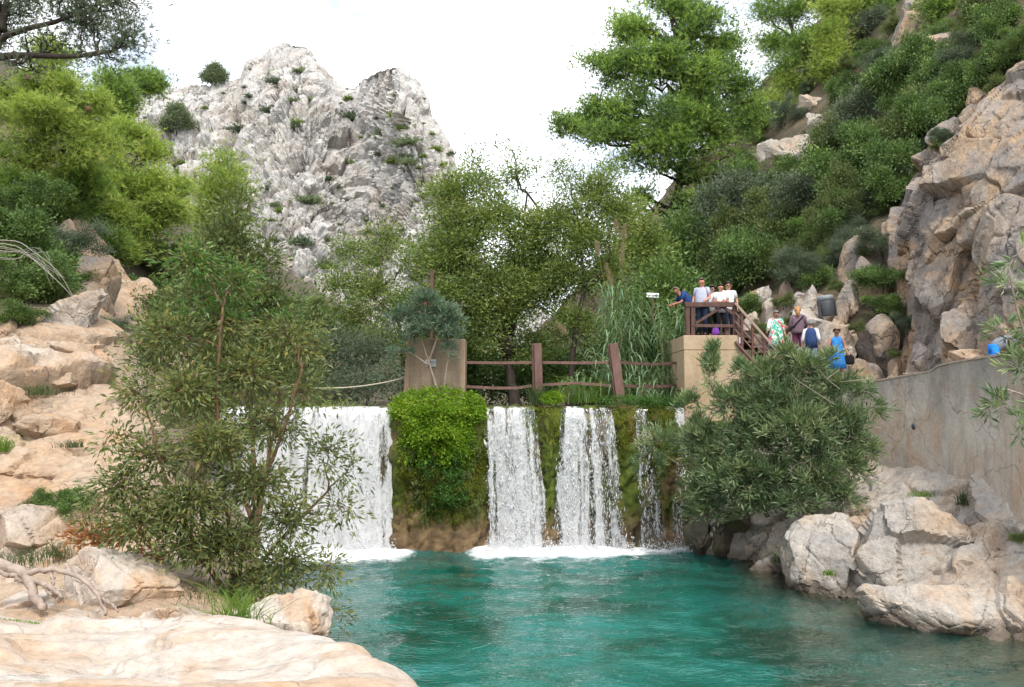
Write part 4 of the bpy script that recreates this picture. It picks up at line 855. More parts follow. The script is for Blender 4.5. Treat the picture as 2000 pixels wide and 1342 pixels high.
pine('dark bluish pine whose boughs hang in from the top corner', [[P(-80, 500, 19), P(-60, 250, 19), P(-20, 150, 19), P(0, 60, 19)], [P(-30, 170, 19), P(0, 80, 19), P(70, 52, 18.6), P(150, 30, 18.4)], [P(-50, 120, 19), P(40, 108, 18.6), P(130, 110, 18.4), P(220, 100, 18.4)], [P(0, 60, 19), P(12, 0, 19), P(8, -60, 19)]],
     [blob(40, 10, 19, 70, 60, .5), blob(130, 20, 18.6, 70, 40, .6), blob(215, 20, 18.5, 55, 40, .7), blob(245, 80, 18.5, 40, 50, .6), blob(180, 60, 18.5, 55, 30, .5), blob(200, 115, 18.5, 55, 26, .45), blob(90, 80, 18.6, 60, 30, .4), blob(-30, 60, 19, 60, 70, .5), blob(140, -20, 18.6, 120, 30, .7), blob(60, 135, 18.6, 60, 24, .3)], L_PINED, 46, 340, 11, .09, lp, .17, .014, .22)
M_CONE = plain('pine_cone_scales', (.13, .065, .038), .8, .2, .4, 30, .8)
for px_, py_, Y_ in [(54, 152, 24.0), (172, 213, 23.9), (83, 222, 23.7), (72, 205, 23.9)]:
    q = P(px_, py_, Y_) - np.array(cone_pine.location); mc = MB()
    mc.rings([(q + [0, 0, z_], r_, r_) for z_, r_ in ((-.085, .02), (-.06, .055), (-.02, .068), (.03, .055), (.07, .03), (.09, .01))], 9); mc.tube([q + [0, 0, .08], q + [.02, .1, .16], q + [.05, .35, .22]], .01, .008, 4); mc.build('pine_cone', M_CONE, cone_pine)
# ---- trees and scrub of the mountain
sk = 'small trees on the mountain shoulder'
def on_mtn(px, py):
    c = CAM + 0; d = MTN[:275].reshape(-1, 3) - c; dy = d[:, 1]
    u = 1000 + FPX * d[:, 0] / (dy * math.cos(TILT) + d[:, 2] * math.sin(TILT)); v = 671 - FPX * (-dy * math.sin(TILT) + d[:, 2] * math.cos(TILT)) / (dy * math.cos(TILT) + d[:, 2] * math.sin(TILT))
    i = np.argmin((u - px) ** 2 + (v - py) ** 2 + .0005 * d[:, 1] ** 2 * 0); return MTN[:275].reshape(-1, 3)[i]
for px_, py_, h_, w_, s_, l_ in [(421, 165, 40, 40, 51, 'lone round tree on the skyline of the mountain shoulder'), (345, 262, 62, 56, 52, 'pale green pine standing on the lower mountain shoulder'), (300, 180, 26, 46, 53, 'broad pine group on the skyline above the left slope')]:
    b_ = on_mtn(px_, py_); s = pxm(b_[1]); t_ = b_ + UPV * h_ * s
    plant('shoulder_tree', l_, 'tree', sk, [[b_ - UPV * .5, t_]], [(b_ + UPV * .42 * h_ * s, (w_ * .42 * s, w_ * .42 * s, h_ * .45 * s), 1), (b_ + np.array([w_ * .3, 0, h_ * .3]) * s, (w_ * .3 * s, w_ * .3 * s, h_ * .3 * s), .5), (b_ + np.array([-w_ * .3, 0, h_ * .25]) * s, (w_ * .3 * s, w_ * .3 * s, h_ * .28 * s), .5), (b_ + UPV * .75 * h_ * s, (w_ * .25 * s, w_ * .25 * s, h_ * .25 * s), .5)], 'needle', L_SCRUB, M_BARKD, s_, .2, 130, 34, .8, .15, 1.0, 7, twig_r=.04)
rng = np.random.default_rng(77)
protos = []
for i in range(3):
    c = rng.normal(size=(260, 3)) * np.array([.5, .5, .42]); c[:, 2] = np.abs(c[:, 2]); V, F = needles(c, unit(c + UPV * .4), .34, .10, rng, 6)
    protos.append((V, F, np.clip(np.repeat(rng.normal(.5, .2, 260), 6), 0, 1)))
scrub = []
for n in range(290):
    r = int(rng.uniform(.18, .97) ** .8 * 274); c = int(rng.uniform(.11, .90) * npx); q = MTN[r, c]
    i = n % 3; mt_ = [L_GREYG, L_OLIVE, L_SCRUB][n % 3]
    if n < 3:
        o = mk('mountain_shrub', protos[i][0], protos[i][1], mt_, None, False, {'tint': protos[i][2]}); scrub.append(o)
    else:
        o = scrub[i].copy(); COL.objects.link(o)
    s = rng.lognormal(-.05, .5); o.location = q + np.array([0, -.3, -.1]); o.scale = (s * rng.uniform(1, 1.6), s, s * rng.uniform(.7, 1.1)); o.rotation_euler = (0, 0, rng.uniform(0, 6))
    tag(o, 'small shrub rooted in a crack of the pale mountain face', 'shrub', 'shrubs dotting the mountain face')

# ---- shrubs of the hillsides: four kinds, copied over the slopes
def proto_shrub(kind, mat, bark, seed, L, w, per, twigs, cl, droop=0.0, up=.2, k=6, shape=(1, 1, .9)):
    rg = np.random.default_rng(seed); bl = [((0, 0, .5), (.6, .6, .5), 1)]
    for a in rg.uniform(0, 6.28, 9): k_ = rg.uniform(.25, .6); bl.append(((math.cos(a) * rg.uniform(.3, .95), math.sin(a) * rg.uniform(.3, .95), rg.uniform(.1, 1.05)), (k_, k_, k_ * rg.uniform(.6, 1.1)), k_))
    bl = [(np.array(c) * shape, np.array(r) * shape, wt) for c, r, wt in bl]
    return plant('hillside_shrub', 'x', 'shrub', None, [[(0, 0, -.15), (0, 0, .2), (0.05, 0, .4)]], bl, kind, mat, bark, seed, .035, twigs, per, L, w, cl, k, limb_r=.014, twig_r=.005, up=up, droop=droop, visible_twigs=.6)
PS = [proto_shrub('leaf', L_DARK, M_BARKD, 61, .075, .040, 56, 260, .10), proto_shrub('leaf', L_DARK, M_BARKD, 62, .065, .030, 60, 260, .10), proto_shrub('needle', L_GREYG, M_BARK, 63, .13, .007, 28, 300, .09, k=6, up=.7),
      proto_shrub('leaf', L_GREYG, M_BARK, 64, .065, .026, 46, 240, .10), proto_shrub('leaf', L_OLIVEG, M_BARK, 65, .070, .036, 52, 240, .10), proto_shrub('leaf', L_DARK, M_BARKD, 66, .08, .045, 44, 260, .13), proto_shrub('leaf', L_OLIVEG, M_BARK, 67, .06, .024, 60, 240, .08)]
used = set()
def shrub(i, loc, s, rz, label, group=None, sz=1.0):
    o = PS[i] if i not in used else dup(PS[i]); used.add(i)
    o.location = Vector(loc); o.scale = (s, s, s * sz); o.rotation_euler = (0, 0, rz)
    for k_ in ('group',):
        if k_ in o: del o[k_]
    tag(o, label, 'shrub', group); return o
GR = 'dark shrubs covering the right hillside'; LR_ = 'dark green shrub in the dense cover of the steep right hillside'
rng = np.random.default_rng(99)
spots = [(1440, 420, 43, 75), (1500, 380, 43, 80), (1560, 340, 44, 80), (1620, 300, 44, 80), (1680, 260, 44, 75), (1730, 220, 43, 75), (1780, 180, 42, 75), (1830, 150, 38, 70), (1450, 490, 38, 75), (1520, 450, 38, 85), (1590, 410, 38, 85), (1650, 370, 38, 85), (1710, 320, 37, 80), (1760, 280, 36, 75), (1810, 230, 35, 70),
         (1420, 360, 50, 60), (1480, 320, 52, 55), (1540, 330, 50, 40), (1640, 240, 50, 50), (1700, 300, 40, 70), (1480, 520, 35, 60), (1550, 500, 34, 70), (1620, 460, 34, 75), (1680, 410, 34, 75), (1740, 370, 34, 60), (1770, 200, 40, 60), (1850, 110, 37, 60), (1660, 210, 48, 40), (1740, 150, 45, 50),
         (1410, 470, 41, 50), (1400, 540, 38, 55), (1440, 560, 34, 40), (1900, 90, 34, 55), (1960, 60, 32, 60), (1990, 120, 30, 40), (1945, 20, 35, 60), (1380, 590, 36, 40), (1600, 520, 33, 45), (1640, 505, 32, 45), (1790, 130, 40, 55), (1720, 105, 48, 50), (1620, 130, 56, 45), (1690, 60, 56, 50), (1880, 170, 30.5, 45), (1935, 150, 29.5, 50), (1860, 205, 31, 45), (1965, 165, 28.5, 40), (1900, 130, 32, 50), (1840, 180, 34, 50), (1480, 250, 60, 40), (1520, 290, 58, 30)]
HL = ['broad-leaved dark green shrub in the dense cover of the steep right hillside', 'fine-leaved dark green shrub in the dense cover of the steep right hillside', 'feathery grey-green shrub in the dense cover of the steep right hillside', 'dull grey-leaved shrub in the dense cover of the steep right hillside', 'lighter olive green shrub in the dense cover of the steep right hillside', 'loose dark green shrub in the dense cover of the steep right hillside', 'fine-leaved olive shrub in the dense cover of the steep right hillside']
ctrl = np.array(spots, float); HOUT = np.array([(1395, 590), (1400, 440), (1420, 350), (1500, 270), (1600, 190), (1700, 100), (1760, 80), (1800, 120), (1850, 95), (1900, 60), (1990, 30), (1990, 110), (1900, 160), (1840, 225), (1790, 330), (1760, 400), (1690, 470), (1640, 520), (1560, 500), (1500, 560), (1440, 600)], float)
def inside(x, y, pol):
    r = False; j = len(pol) - 1
    for i in range(len(pol)):
        if (pol[i, 1] > y) != (pol[j, 1] > y) and x < (pol[j, 0] - pol[i, 0]) * (y - pol[i, 1]) / (pol[j, 1] - pol[i, 1]) + pol[i, 0]: r = not r
        j = i
    return r
for gy_ in range(20, 620, 44):
    for gx_ in range(1380, 2000, 48):
        a, b_ = gx_ + rng.uniform(-22, 22), gy_ + rng.uniform(-20, 20)
        if not inside(a, b_, HOUT) or (1470 < a < 1590 and 215 < b_ < 310) or (a > 1640 and a < 1720 and 140 < b_ < 190): continue
        w = 1 / (((ctrl[:, :2] - (a, b_)) ** 2).sum(1) + 200) ** 1.5; spots.append((a, b_, (w * ctrl[:, 2]).sum() / w.sum(), rng.lognormal(3.75, .3)))
spots = [q for q in spots if not any(abs(q[0] - hx) < 48 and -30 < q[1] - hy < 62 for hx, hy in HILLROCK)]
spots += [(1465, 325, 48, 36), (1530, 235, 56, 34), (1640, 185, 50, 34), (1610, 268, 48, 30), (1480, 275, 58, 26), (1535, 320, 48, 32), (1560, 225, 56, 26), (1680, 215, 46, 34), (1720, 150, 46, 30), (1750, 60, 46, 34), (1830, 80, 38, 30), (1660, 130, 52, 30), (1580, 180, 56, 24), (1880, 60, 36, 34), (1790, 95, 42, 26)]
for n, (a, b_, Y_, r_) in enumerate(spots):
    k_ = [4, 1, 6, 3, 5, 0, 6, 4, 3, 5, 0, 4, 1, 6, 2][n % 15]; q = P(a, b_ + r_ * .5, Y_); q2 = on_ray(a, b_ + r_ * .5, fr, 24, 75)
    if 24.3 < q2[1] < 74: q = q2
    shrub(k_, q, r_ * pxm(q[1]) * .95, rng.uniform(0, 6.28), HL[k_], HL[k_].replace('shrub', 'shrubs'), rng.uniform(.8, 1.7))
for (k_, a, b_, Y_, r_, l_) in [(2, 1565, 530, 30.5, 62, 'feathery grey-green shrub above the stones behind the stairs'), (1, 1725, 545, 27.3, 55, 'dark shrub hanging from the cleft beside the cliff'), (0, 1735, 600, 27, 40, 'small dark shrub at the bottom of the cliff cleft'), (3, 1720, 470, 29.5, 48, 'grey twiggy shrub at the top of the cliff cleft'),
        (3, 1910, 245, 27, 36, 'grey-green shrub perched on the cliff top'), (2, 1845, 270, 28, 30, 'feathery tuft on the cliff edge'), (3, 1860, 320, 27, 34, 'dry twiggy shrub on the cliff edge'), (4, 1690, 490, 30, 18, 'small fresh green bush on the grey rock'), (4, 1830, 285, 27.5, 16, 'tiny bright bush at the cliff edge'),
        (4, 1745, 690, 25.6, 14, 'small leafy plant at the foot of the cliff'), (4, 1995, 1050, 16.8, 20, 'bright green plant beside the wall foot at the picture edge'), (1, 1990, 80, 26, 40, 'dark shrub at the picture edge above the cliff'), (4, 1490, 640, 28, 26, 'green herbs on the slope beside the stair rail'), (6, 1530, 590, 28.8, 26, 'green plant between the pale stones behind the floral dress'), (4, 1545, 625, 28, 22, 'leafy plant beside the woman in mauve'), (6, 1640, 560, 28.6, 24, 'small green bush above the litter bin'), (5, 1455, 600, 30, 34, 'dark bush behind the platform corner'), (4, 1485, 600, 29.8, 24, 'low green bush among the stones behind the stairs'), (6, 1670, 640, 26.6, 20, 'small bush growing between the rocks right of the bin'), (3, 1770, 630, 26, 30, 'greyish bush at the base of the cliff flake'), (5, 1600, 545, 30, 40, 'dark loose bush above the bin rocks')]:
    shrub(k_, P(a, b_ + r_ * .6, Y_), r_ * pxm(Y_), rng.uniform(0, 6.28), l_)
for (k_, a, b_, Y_, r_, l_) in [(1, 40, 560, 20, 100, 'dark green shrub overhanging the top of the left bank'), (0, 20, 470, 21, 100, 'dark leafy shrub at the picture edge below the pines'), (1, 40, 390, 24, 75, 'bushy green shrub under the cone-bearing pine'), (3, 150, 480, 23, 70, 'greyish shrub on the left slope behind the arching bare branches'), (0, 170, 530, 23, 50, 'small dark shrub behind the grey outcrop'),
        (1, 30, 620, 19, 50, 'low dark shrub on the edge of the orange rocks'), (4, 320, 600, 26, 90, 'dull green bush behind the left bank'), (0, 260, 570, 27, 60, 'dark bush right of the tall grey outcrop'), (3, 60, 690, 17.8, 26, 'small grey plant trailing over the orange rock'), (4, 80, 980, 13, 40, 'low green bush under the orange ledge'), (0, 130, 985, 12.6, 46, 'dark low bush beside the dry brown leaves'), (4, 400, 560, 30, 100, 'light green bush filling the gap behind the tall bush'), (1, 480, 640, 30, 90, 'dark bush filling the gap by the weir edge'), (4, 600, 620, 30, 55, 'light green bush right of the tall bush'), (4, 300, 500, 33, 90, 'olive green bush on the left slope below the rounded pine'), (1, 380, 520, 38, 80, 'dark bush on the left slope below the pine sapling'), (3, 230, 640, 21, 40, 'greyish bush tucked beside the tall grey outcrop'), (0, 120, 560, 21.5, 60, 'dark bush on top of the leaning outcrop')]:
    shrub(k_, P(a, b_ + r_ * .6, Y_), r_ * pxm(Y_), rng.uniform(0, 6.28), l_)

# ------------------------------------------------------------------ built things
def stained(name, base, dark, light, warm, zs=.25, amt=.6, top=None):
    m, nt, out = newmat(name); co = coords(nt, obj=False); cs = coords(nt, (1, 1, zs * .4), obj=False)
    c = ramp(nt, nz(nt, co, 1.1, 5, .6, .5), [(.3, base), (.5, light), (.7, base)])
    c = mixc(nt, node(nt, 'ShaderNodeMapRange', {0: nz(nt, coords(nt, (1, 1, .5), obj=False), .9, 5, .65, .8), 1: .48, 2: .64, 3: 0, 4: .8}).outputs[0], c, warm)
    c = mixc(nt, node(nt, 'ShaderNodeMapRange', {0: nz(nt, cs, 2.6, 6, .65, .2), 1: .47, 2: .68, 3: 0, 4: amt}).outputs[0], c, dark)
    if top:      # weathering that runs down from the top edge
        z = node(nt, 'ShaderNodeSeparateXYZ', {0: node(nt, 'ShaderNodeNewGeometry').outputs['Position']}).outputs[2]
        z = node(nt, 'ShaderNodeMath', {0: z, 1: node(nt, 'ShaderNodeMath', {0: nz(nt, coords(nt, (1, 1, .2), obj=False), 1.6, 6, .7), 1: 2.2}, operation='MULTIPLY').outputs[0]}, operation='ADD').outputs[0]
        c = mixc(nt, node(nt, 'ShaderNodeMapRange', {0: z, 1: top[0], 2: top[1], 3: 0, 4: .8}).outputs[0], c, dark)
        vo = node(nt, 'ShaderNodeTexVoronoi', {'Vector': node(nt, 'ShaderNodeVectorMath', {0: co, 1: node(nt, 'ShaderNodeTexNoise', {'Vector': co, 'Scale': 1.5, 'Detail': 5}).outputs['Color']}, operation='ADD').outputs[0], 'Scale': .55}, feature='DISTANCE_TO_EDGE').outputs['Distance']
        c = mixc(nt, node(nt, 'ShaderNodeMapRange', {0: vo, 1: 0, 2: .012, 3: .7, 4: 0}).outputs[0], c, dark)
    f = node(nt, 'ShaderNodeMapRange', {0: nz(nt, co, 14, 6, .7), 1: .25, 2: .75, 3: .8, 4: 1.12}).outputs[0]
    c = mixc(nt, 1.0, c, node(nt, 'ShaderNodeCombineColor', {0: f, 1: f, 2: f}).outputs[0], 'MULTIPLY')
    b = node(nt, 'ShaderNodeBsdfPrincipled', {'Base Color': c, 'Roughness': .9, 'Specular IOR Level': .2})
    bp = node(nt, 'ShaderNodeBump', {'Height': nz(nt, co, 9, 8, .7), 'Strength': .5, 'Distance': .03})
    nt.links.new(bp.outputs[0], b.inputs['Normal']); nt.links.new(b.outputs[0], out.inputs[0]); return m
M_CONC = stained('streaked_concrete', (.46, .41, .355), (.18, .17, .155), (.54, .49, .425), (.48, .34, .24), .9, .45, (5.0, 6.6))
M_BLOCK = stained('tan_stained_concrete', (.30, .225, .155), (.12, .095, .075), (.35, .27, .19), (.36, .235, .14), .2, .6)
M_PIER = stained('cream_pier_stone', (.42, .315, .205), (.20, .155, .11), (.48, .37, .25), (.42, .285, .17), .5, .35)
M_WOOD = plain('red_brown_timber', (.105, .058, .048), .75, .3, .35, 9, .5, 0, (1, 1, .25))
M_WOODL = plain('weathered_timber_face', (.165, .095, .078), .8, .3, .3, 9, .5, 0, (1, 1, .2))
M_STEEL = plain('rust_brown_rail', (.115, .048, .036), .55, .4, .2, 12, .2)
M_RAILTOP = plain('worn_handrail_top', (.33, .23, .18), .6, .3, .2, 12, .2)
M_TREAD = plain('grey_timber_tread', (.24, .19, .155), .85, .2, .3, 10, .4, 0, (.4, 1, 1))
M_WHITEP = plain('white_sign_paint', (.75, .76, .76), .5, .4, .05, 6, .05)
M_INK_SHADE = plain('dark_print_and_hole_shade', (.06, .07, .09), .6, .3, .05)  # print, eyes, and the painted shade of the wall hole
M_STEELP = plain('grey_plaque_metal', (.50, .52, .53), .45, .5, .06, 6, .05)
M_BIN = plain('dark_grey_plastic', (.052, .057, .066), .5, .4, .12, 9, .1)
M_BINTOP = plain('light_grey_lid', (.22, .25, .27), .5, .4, .1, 9, .1)
M_ROPE = plain('pale_rope', (.50, .44, .34), .9, .1, .2, 40, .5)

# retaining wall
plan = list(WALL)
t_ = crm(len(plan), 150) @ np.array(plan); nh = 60; V = []
tan_ = np.gradient(t_, axis=0); nrm_ = unit(np.stack([tan_[:, 1], -tan_[:, 0], 0 * tan_[:, 0]], 1)); nrm_ *= np.sign((nrm_ @ np.array([-1, -.3, 0]))[:, None] + 1e-9)
rows = []
for k in range(nh):
    z = t_[:, 2] + (0.6 - t_[:, 2]) * (k / (nh - 1)); q = t_.copy(); q[:, 2] = z; q += nrm_ * (.0 + .12 * k / nh)
    low = np.clip((k / nh - .45) * 3, .12, 1)
    q += nrm_ * (low * (.05 * fbm(q * 1.6, 5, 601) + .03 * facet(q * 1.3, 605, .8, .5, .4, .1)) + .012 * fbm(q * 4, 4, 602))[:, None]; rows.append(q)
jag = .02 * fbm(t_ * 4, 3, 607); rows[0][:, 2] += jag
top_b = rows[0] - nrm_ * .32; bot_b = top_b.copy(); bot_b[:, 2] = .6
G = np.stack([bot_b, top_b] + rows)
root = thing('retaining_wall', 'long streaked concrete retaining wall along the footpath above the pool rocks', 'wall', plan[3] * np.array([1, 1, 0]))
mk('wall_face', G.reshape(-1, 3) - np.array(root.location), grid_faces(nh + 2, 150), M_CONC, root, False)
cp = MB(); cr = tube(t_ - nrm_ * .16 + np.array([0, 0, .008]), .17, n=6)[0]
Vc = np.concatenate([t_ + nrm_ * .02 + [0, 0, .002], t_ + nrm_ * .02 + [0, 0, .05], t_ - nrm_ * .34 + [0, 0, .05], t_ - nrm_ * .34 + [0, 0, .002]]).reshape(4, 150, 3)
Vc[1:3, :, 2] += jag; mk('coping', np.concatenate([Vc, Vc[:1]]).reshape(-1, 3) - np.array(root.location), grid_faces(5, 150), M_PATH, root, False)
tgt = P(1782, 833, 22.2); W3 = G[2:].reshape(-1, 3); cam_d = unit(W3 - CAM); hit = W3[np.argmax(cam_d @ unit(tgt - CAM))]
hb_ = MB(); hb_.ball((0, 0, 0), (.03, .10, .075), 9, 6); hb_.ball((-.005, .09, -.05), (.02, .06, .03), 8, 5); o = hb_.build('hole_shade_patch', M_INK_SHADE, root, True); o.location = Vector(hit) - root.location  # flattened dark lumps on the wall face, painting the shade inside a hole

# concrete block on the weir with plaque
bx0, bx1 = P(785, 757, 26.3), P(908, 757, 26.3); tx0, tx1 = P(796, 662, 26.3), P(909, 662, 26.3)
root = thing('concrete_block', 'tan rain-streaked concrete block on top of the mossy weir pillar', 'concrete block', (bx0 + bx1) / 2)
def prism(a, b, c, d, depth):
    v = [a, b, c, d]; v = np.array(v + [q + np.array([0, depth, 0]) for q in v]); return v, [[0, 1, 2, 3], [7, 6, 5, 4], [0, 4, 5, 1], [1, 5, 6, 2], [2, 6, 7, 3], [3, 7, 4, 0]]
dn = np.array([0, 0, -.7]); lo = np.array(root.location)
v, f = prism(bx0 + dn - lo, bx1 + dn - lo, tx1 - lo, tx0 - lo, .9); MB().add(v, f).build('block_body', M_BLOCK, root, bevel=.025)
pq = thing('plaque', 'small grey plaque with printed lines on the tan concrete block', 'plaque', P(841.5, 709, 26.27))
MB().box((0, 0, 0), (.33, .02, .22)).build('plate', M_STEELP, pq, bevel=.004)
pr = MB()
for z_, x0_, x1_, h_ in [(.035, -.13, .12, .022), (.012, -.13, .07, .012), (-.02, -.12, .07, .010), (-.04, -.12, .06, .010), (-.06, -.11, .04, .008)]:
    x_ = x0_
    while x_ < x1_: 
        w_ = rng.uniform(.010, .034); pr.box((x_ + w_ / 2, -.0125, z_), (w_, .003, h_)); x_ += w_ + .008
pr.box((.105, -.0125, -.035), (.018, .003, .03)); pr.box((.135, -.0125, -.035), (.016, .003, .026)); pr.box((.14, -.0125, .035), (.014, .003, .04)); pr.build('print', M_INK_SHADE, pq)
t = thing('slim_post', 'slim rusty post standing behind the concrete block and its oleander', 'post', P(843, 662, 27.4)); MB().box((0, 0, 1.05), (.09, .09, 2.3)).build('post_shaft', M_WOOD, t); 
MB().box((0, 0, 2.22), (.11, .11, .03)).build('post_cap', M_STEEL, t)
a, b = P(786, 739, 26.35), P(380, 716, 21.5); n = 26; tt = np.linspace(0, 1, n)[:, None]
rp = a + (b - a) * tt; rp[:, 2] -= (.42 * 4 * tt * (1 - tt))[:, 0]
tag(MB().tube(rp, .022, .022, 6).build('rope', M_ROPE, None, True), 'pale slack rope running from the concrete block to the left bank', 'rope')

# timber rail over the weir
def at(px, py, Y): return P(px, py, Y)
root = thing('timber_rail', 'weathered red-brown timber rail with two leaning posts above the weir', 'railing', at(1050, 780, 26.6)); lo = np.array(root.location)
for (a, b, w) in [((1050, 671), (1054, 795), .24), ((1198, 671), (1214, 795), .27)]:
    A, B_ = at(*b, 26.6), at(*a, 26.6); m = MB(); m.bar(A - lo, B_ - lo, .17, w, (1, 0, 0)); o = m.build('post', M_WOODL, root, bevel=.012)
    m = MB(); m.bar(A - lo + [-.15, .04, 0], B_ - lo + [-.13, .04, -.03], .12, .11, (1, 0, 0)); m.build('post', M_WOOD, root, bevel=.01)
for (pts) in [[(906, 708), (980, 709), (1045, 708)], [(1060, 708), (1130, 709), (1192, 708)], [(1212, 708), (1270, 712), (1340, 708)], [(904, 755), (970, 758), (1010, 758), (1046, 752)], [(1060, 752), (1120, 748), (1192, 753)], [(1214, 754), (1280, 755), (1340, 753)]]:
    m = MB(); w_ = [at(x, y, 26.72) - lo for x, y in pts]
    for p0, p1 in zip(w_[:-1], w_[1:]): m.bar(p0, p1 + (p1 - p0) * .01, .10, .085)
    m.build('rail', M_WOODL if pts[0][0] < 1100 else M_WOOD, root)

# platform pier, rails and stairs
FZ = P(1400, 655, 25.5)[2]
root = thing('platform_pier', 'cream stone pier carrying the lookout platform', 'pier', P(1402, 790, 25.5)); lo = np.array(root.location)
x0, x1 = P(1335, 655, 25.5)[0], P(1474, 655, 25.5)[0]
zs = FZ - .44
MB().box(((x0 + x1) / 2 - lo[0], 26.8 - lo[1], (zs - .004 + 2.2) / 2 - lo[2]), (x1 - x0 - .02, 2.6, zs - 2.2)).build('pier_body', M_PIER, root, bevel=.02)
MB().box(((x0 + x1) / 2 - .17 - lo[0], 26.8 - lo[1], (zs + FZ) / 2 - lo[2]), (x1 - x0 - .34, 2.63, FZ - zs)).build('cap_course', M_PIER, root, bevel=.02)
MB().box((x1 - .42 - lo[0], 25.44 - lo[1], FZ - .16 - lo[2]), (.14, .05, .2)).build('junction_box', M_STEELP, root, bevel=.008)
root = thing('platform_railing', 'dark timber railing with crossed braces round the lookout platform', 'railing', P(1345, 655, 25.6)); lo = np.array(root.location)
def bars(name, L, w, h, mat, Y0=25.62, up=(0, 1, 0)):
    for a, b in L:
        A = P(a[0], a[1], a[2] if len(a) > 2 else Y0) - lo; B_ = P(b[0], b[1], b[2] if len(b) > 2 else Y0) - lo
        MB().bar(A, B_, w, h, up).build(name, mat, root, bevel=.008)
bars('post', [((1343, 655), (1343, 592)), ((1353, 655), (1353, 594)), ((1435, 656), (1435, 590)), ((1419, 655, 25.7), (1419, 637, 25.7)), ((1346, 655, 27.9), (1346, 594, 27.9))], .12, .13, M_WOOD)
bars('top_rail', [((1338, 595), (1438, 595)), ((1340, 594, 25.7), (1344, 594, 27.9))], .14, .10, M_WOOD, 25.58)
bars('bottom_rail', [((1349, 636), (1432, 637)), ((1342, 636, 25.7), (1346, 638, 27.9))], .09, .10, M_WOOD, 25.60)
bars('brace', [((1358, 632), (1411, 599)), ((1411, 599), (1432, 614)), ((1341, 634, 25.8), (1345, 600, 27.8))], .08, .10, M_WOOD, 25.645)
root = thing('stair_railing', 'rust-brown stair railing with sloping bars beside the woman in the floral dress', 'railing', P(1475, 700, 25.3)); lo = np.array(root.location)
s0, s1 = (1436, 592, 25.5), (1530, 699, 24.8)
def along(u, dy): return (s0[0] + (s1[0] - s0[0]) * u, s0[1] + (s1[1] - s0[1]) * u + dy, s0[2] + (s1[2] - s0[2]) * u)
bars('handrail', [(along(0, 0), along(1, 0))], .12, .06, M_RAILTOP, up=(0, 0, 1))
bars('sloping_bar', [(along(0, d_), along(1, d_)) for d_ in (19, 36, 52)], .045, .05, M_STEEL)
bars('stringer', [(along(0, 76), along(1.0, 72))], .06, .16, M_STEEL)
bars('post', [(along(u, 72), along(u, 3)) for u in (.14, .36, .60, .85)], .07, .085, M_STEEL)
root = thing('stairs', 'grey timber stair treads going down from the platform', 'stairs', P(1480, 690, 26)); lo = np.array(root.location)
for k in range(8):
    q = P(1446 + 11.5 * k, 661 + 9.5 * k, 26.2); MB().box((q[0] - lo[0], .25, q[2] - lo[2]), (.30, 1.3, .05)).build('tread', M_TREAD, root, bevel=.006)
    MB().box((q[0] + .10 - lo[0], .25, q[2] - .085 - lo[2]), (.03, 1.26, .115)).build('riser', M_WOOD, root)
root = thing('low_timber_rail', 'low rusty rail glimpsed through the oleander below the stairs', 'railing', P(1580, 750, 25.2)); lo = np.array(root.location)
bars('rail', [((1520, 742), (1640, 736)), ((1520, 760), (1640, 752))], .05, .12, M_STEEL, 25.3)
bars('post', [((1540, 775), (1540, 736)), ((1600, 772), (1600, 732))], .08, .08, M_STEEL, 25.36)

# litter bin on the rock, sign on its post
q = P(1616, 617, 27.4); s = pxm(27.4); R_ = 15.5 * s; H_ = 40 * s
for o in [x for x in bpy.data.objects if x.get('label') == 'broad tan rock that carries the litter bin']:
    Vr = np.array([v.co for v in o.data.vertices]); o.rotation_euler = (0, 0, 0); o.location.x = q[0] - .1; o.location.y = q[1] + .1
    near = np.hypot(Vr[:, 0] - .1, Vr[:, 1] + .1) < .35; o.location.z = q[2] + .06 - Vr[near, 2].max()
    o['label'] = 'broad pale rock that carries the litter bin'
root = thing('litter_bin', 'dark grey litter bin with a paler lid between two uprights on the tan rock', 'litter bin', q); root.rotation_euler = (0, -.12, .15)
MB().rings([((0, 0, 0), R_ * .9, R_ * .9), ((0, 0, .03), R_ * .96, R_ * .96), ((0, 0, H_ * .74), R_ * 1.02, R_ * 1.02), ((0, 0, H_ * .76), R_ * .98, R_ * .98)], 24).build('bin_body', M_BIN, root, True)
MB().rings([((0, 0, H_ * .765), R_ * 1.03, R_ * 1.03), ((0, 0, H_ * .97), R_ * 1.0, R_ * 1.0), ((0, 0, H_ * 1.0), R_ * .9, R_ * .9)], 24).build('lid', M_BINTOP, root, True)
for sx in (-1, 1): MB().box((sx * R_ * 1.08, -.05, H_ * .35), (.05, .12, H_ * .8)).build('upright', M_BIN, root, bevel=.01)
q = P(1275, 640, 29); root = thing('sign_post', 'small white sign with a dark arrow on a thin rusty post among the reeds', 'sign', q); zc = P(1274, 577, 29)[2] - q[2]
MB().box((0, 0, zc / 2), (.05, .05, zc)).build('post', M_WOOD, root)
o = MB().box((0, -.045, 0), (.42, .02, .155)).build('sign_board', M_WHITEP, root, bevel=.004); o.location.z = zc; o.rotation_euler.y = .05
pr = MB(); x_ = -.155
for w_ in (.006, .030, .030, 0, .008, .030, 0, .010, .026, .010, .026, .018, .024):
    if w_ == 0: x_ += .025; continue
    pr.box((x_ + w_ / 2, -.0575, -.018), (w_, .003, .045 if w_ > .01 else .055)); x_ += w_ + .008
pr.build('print', M_INK_SHADE, o); ar = MB(); ar.bar((.135, -.058, .02), (.20, -.058, -.02), .004, .022, (0, 0, 1)); ar.box((.135, -.058, .02), (.03, .004, .03)); ar.build('arrow', M_INK_SHADE, o)

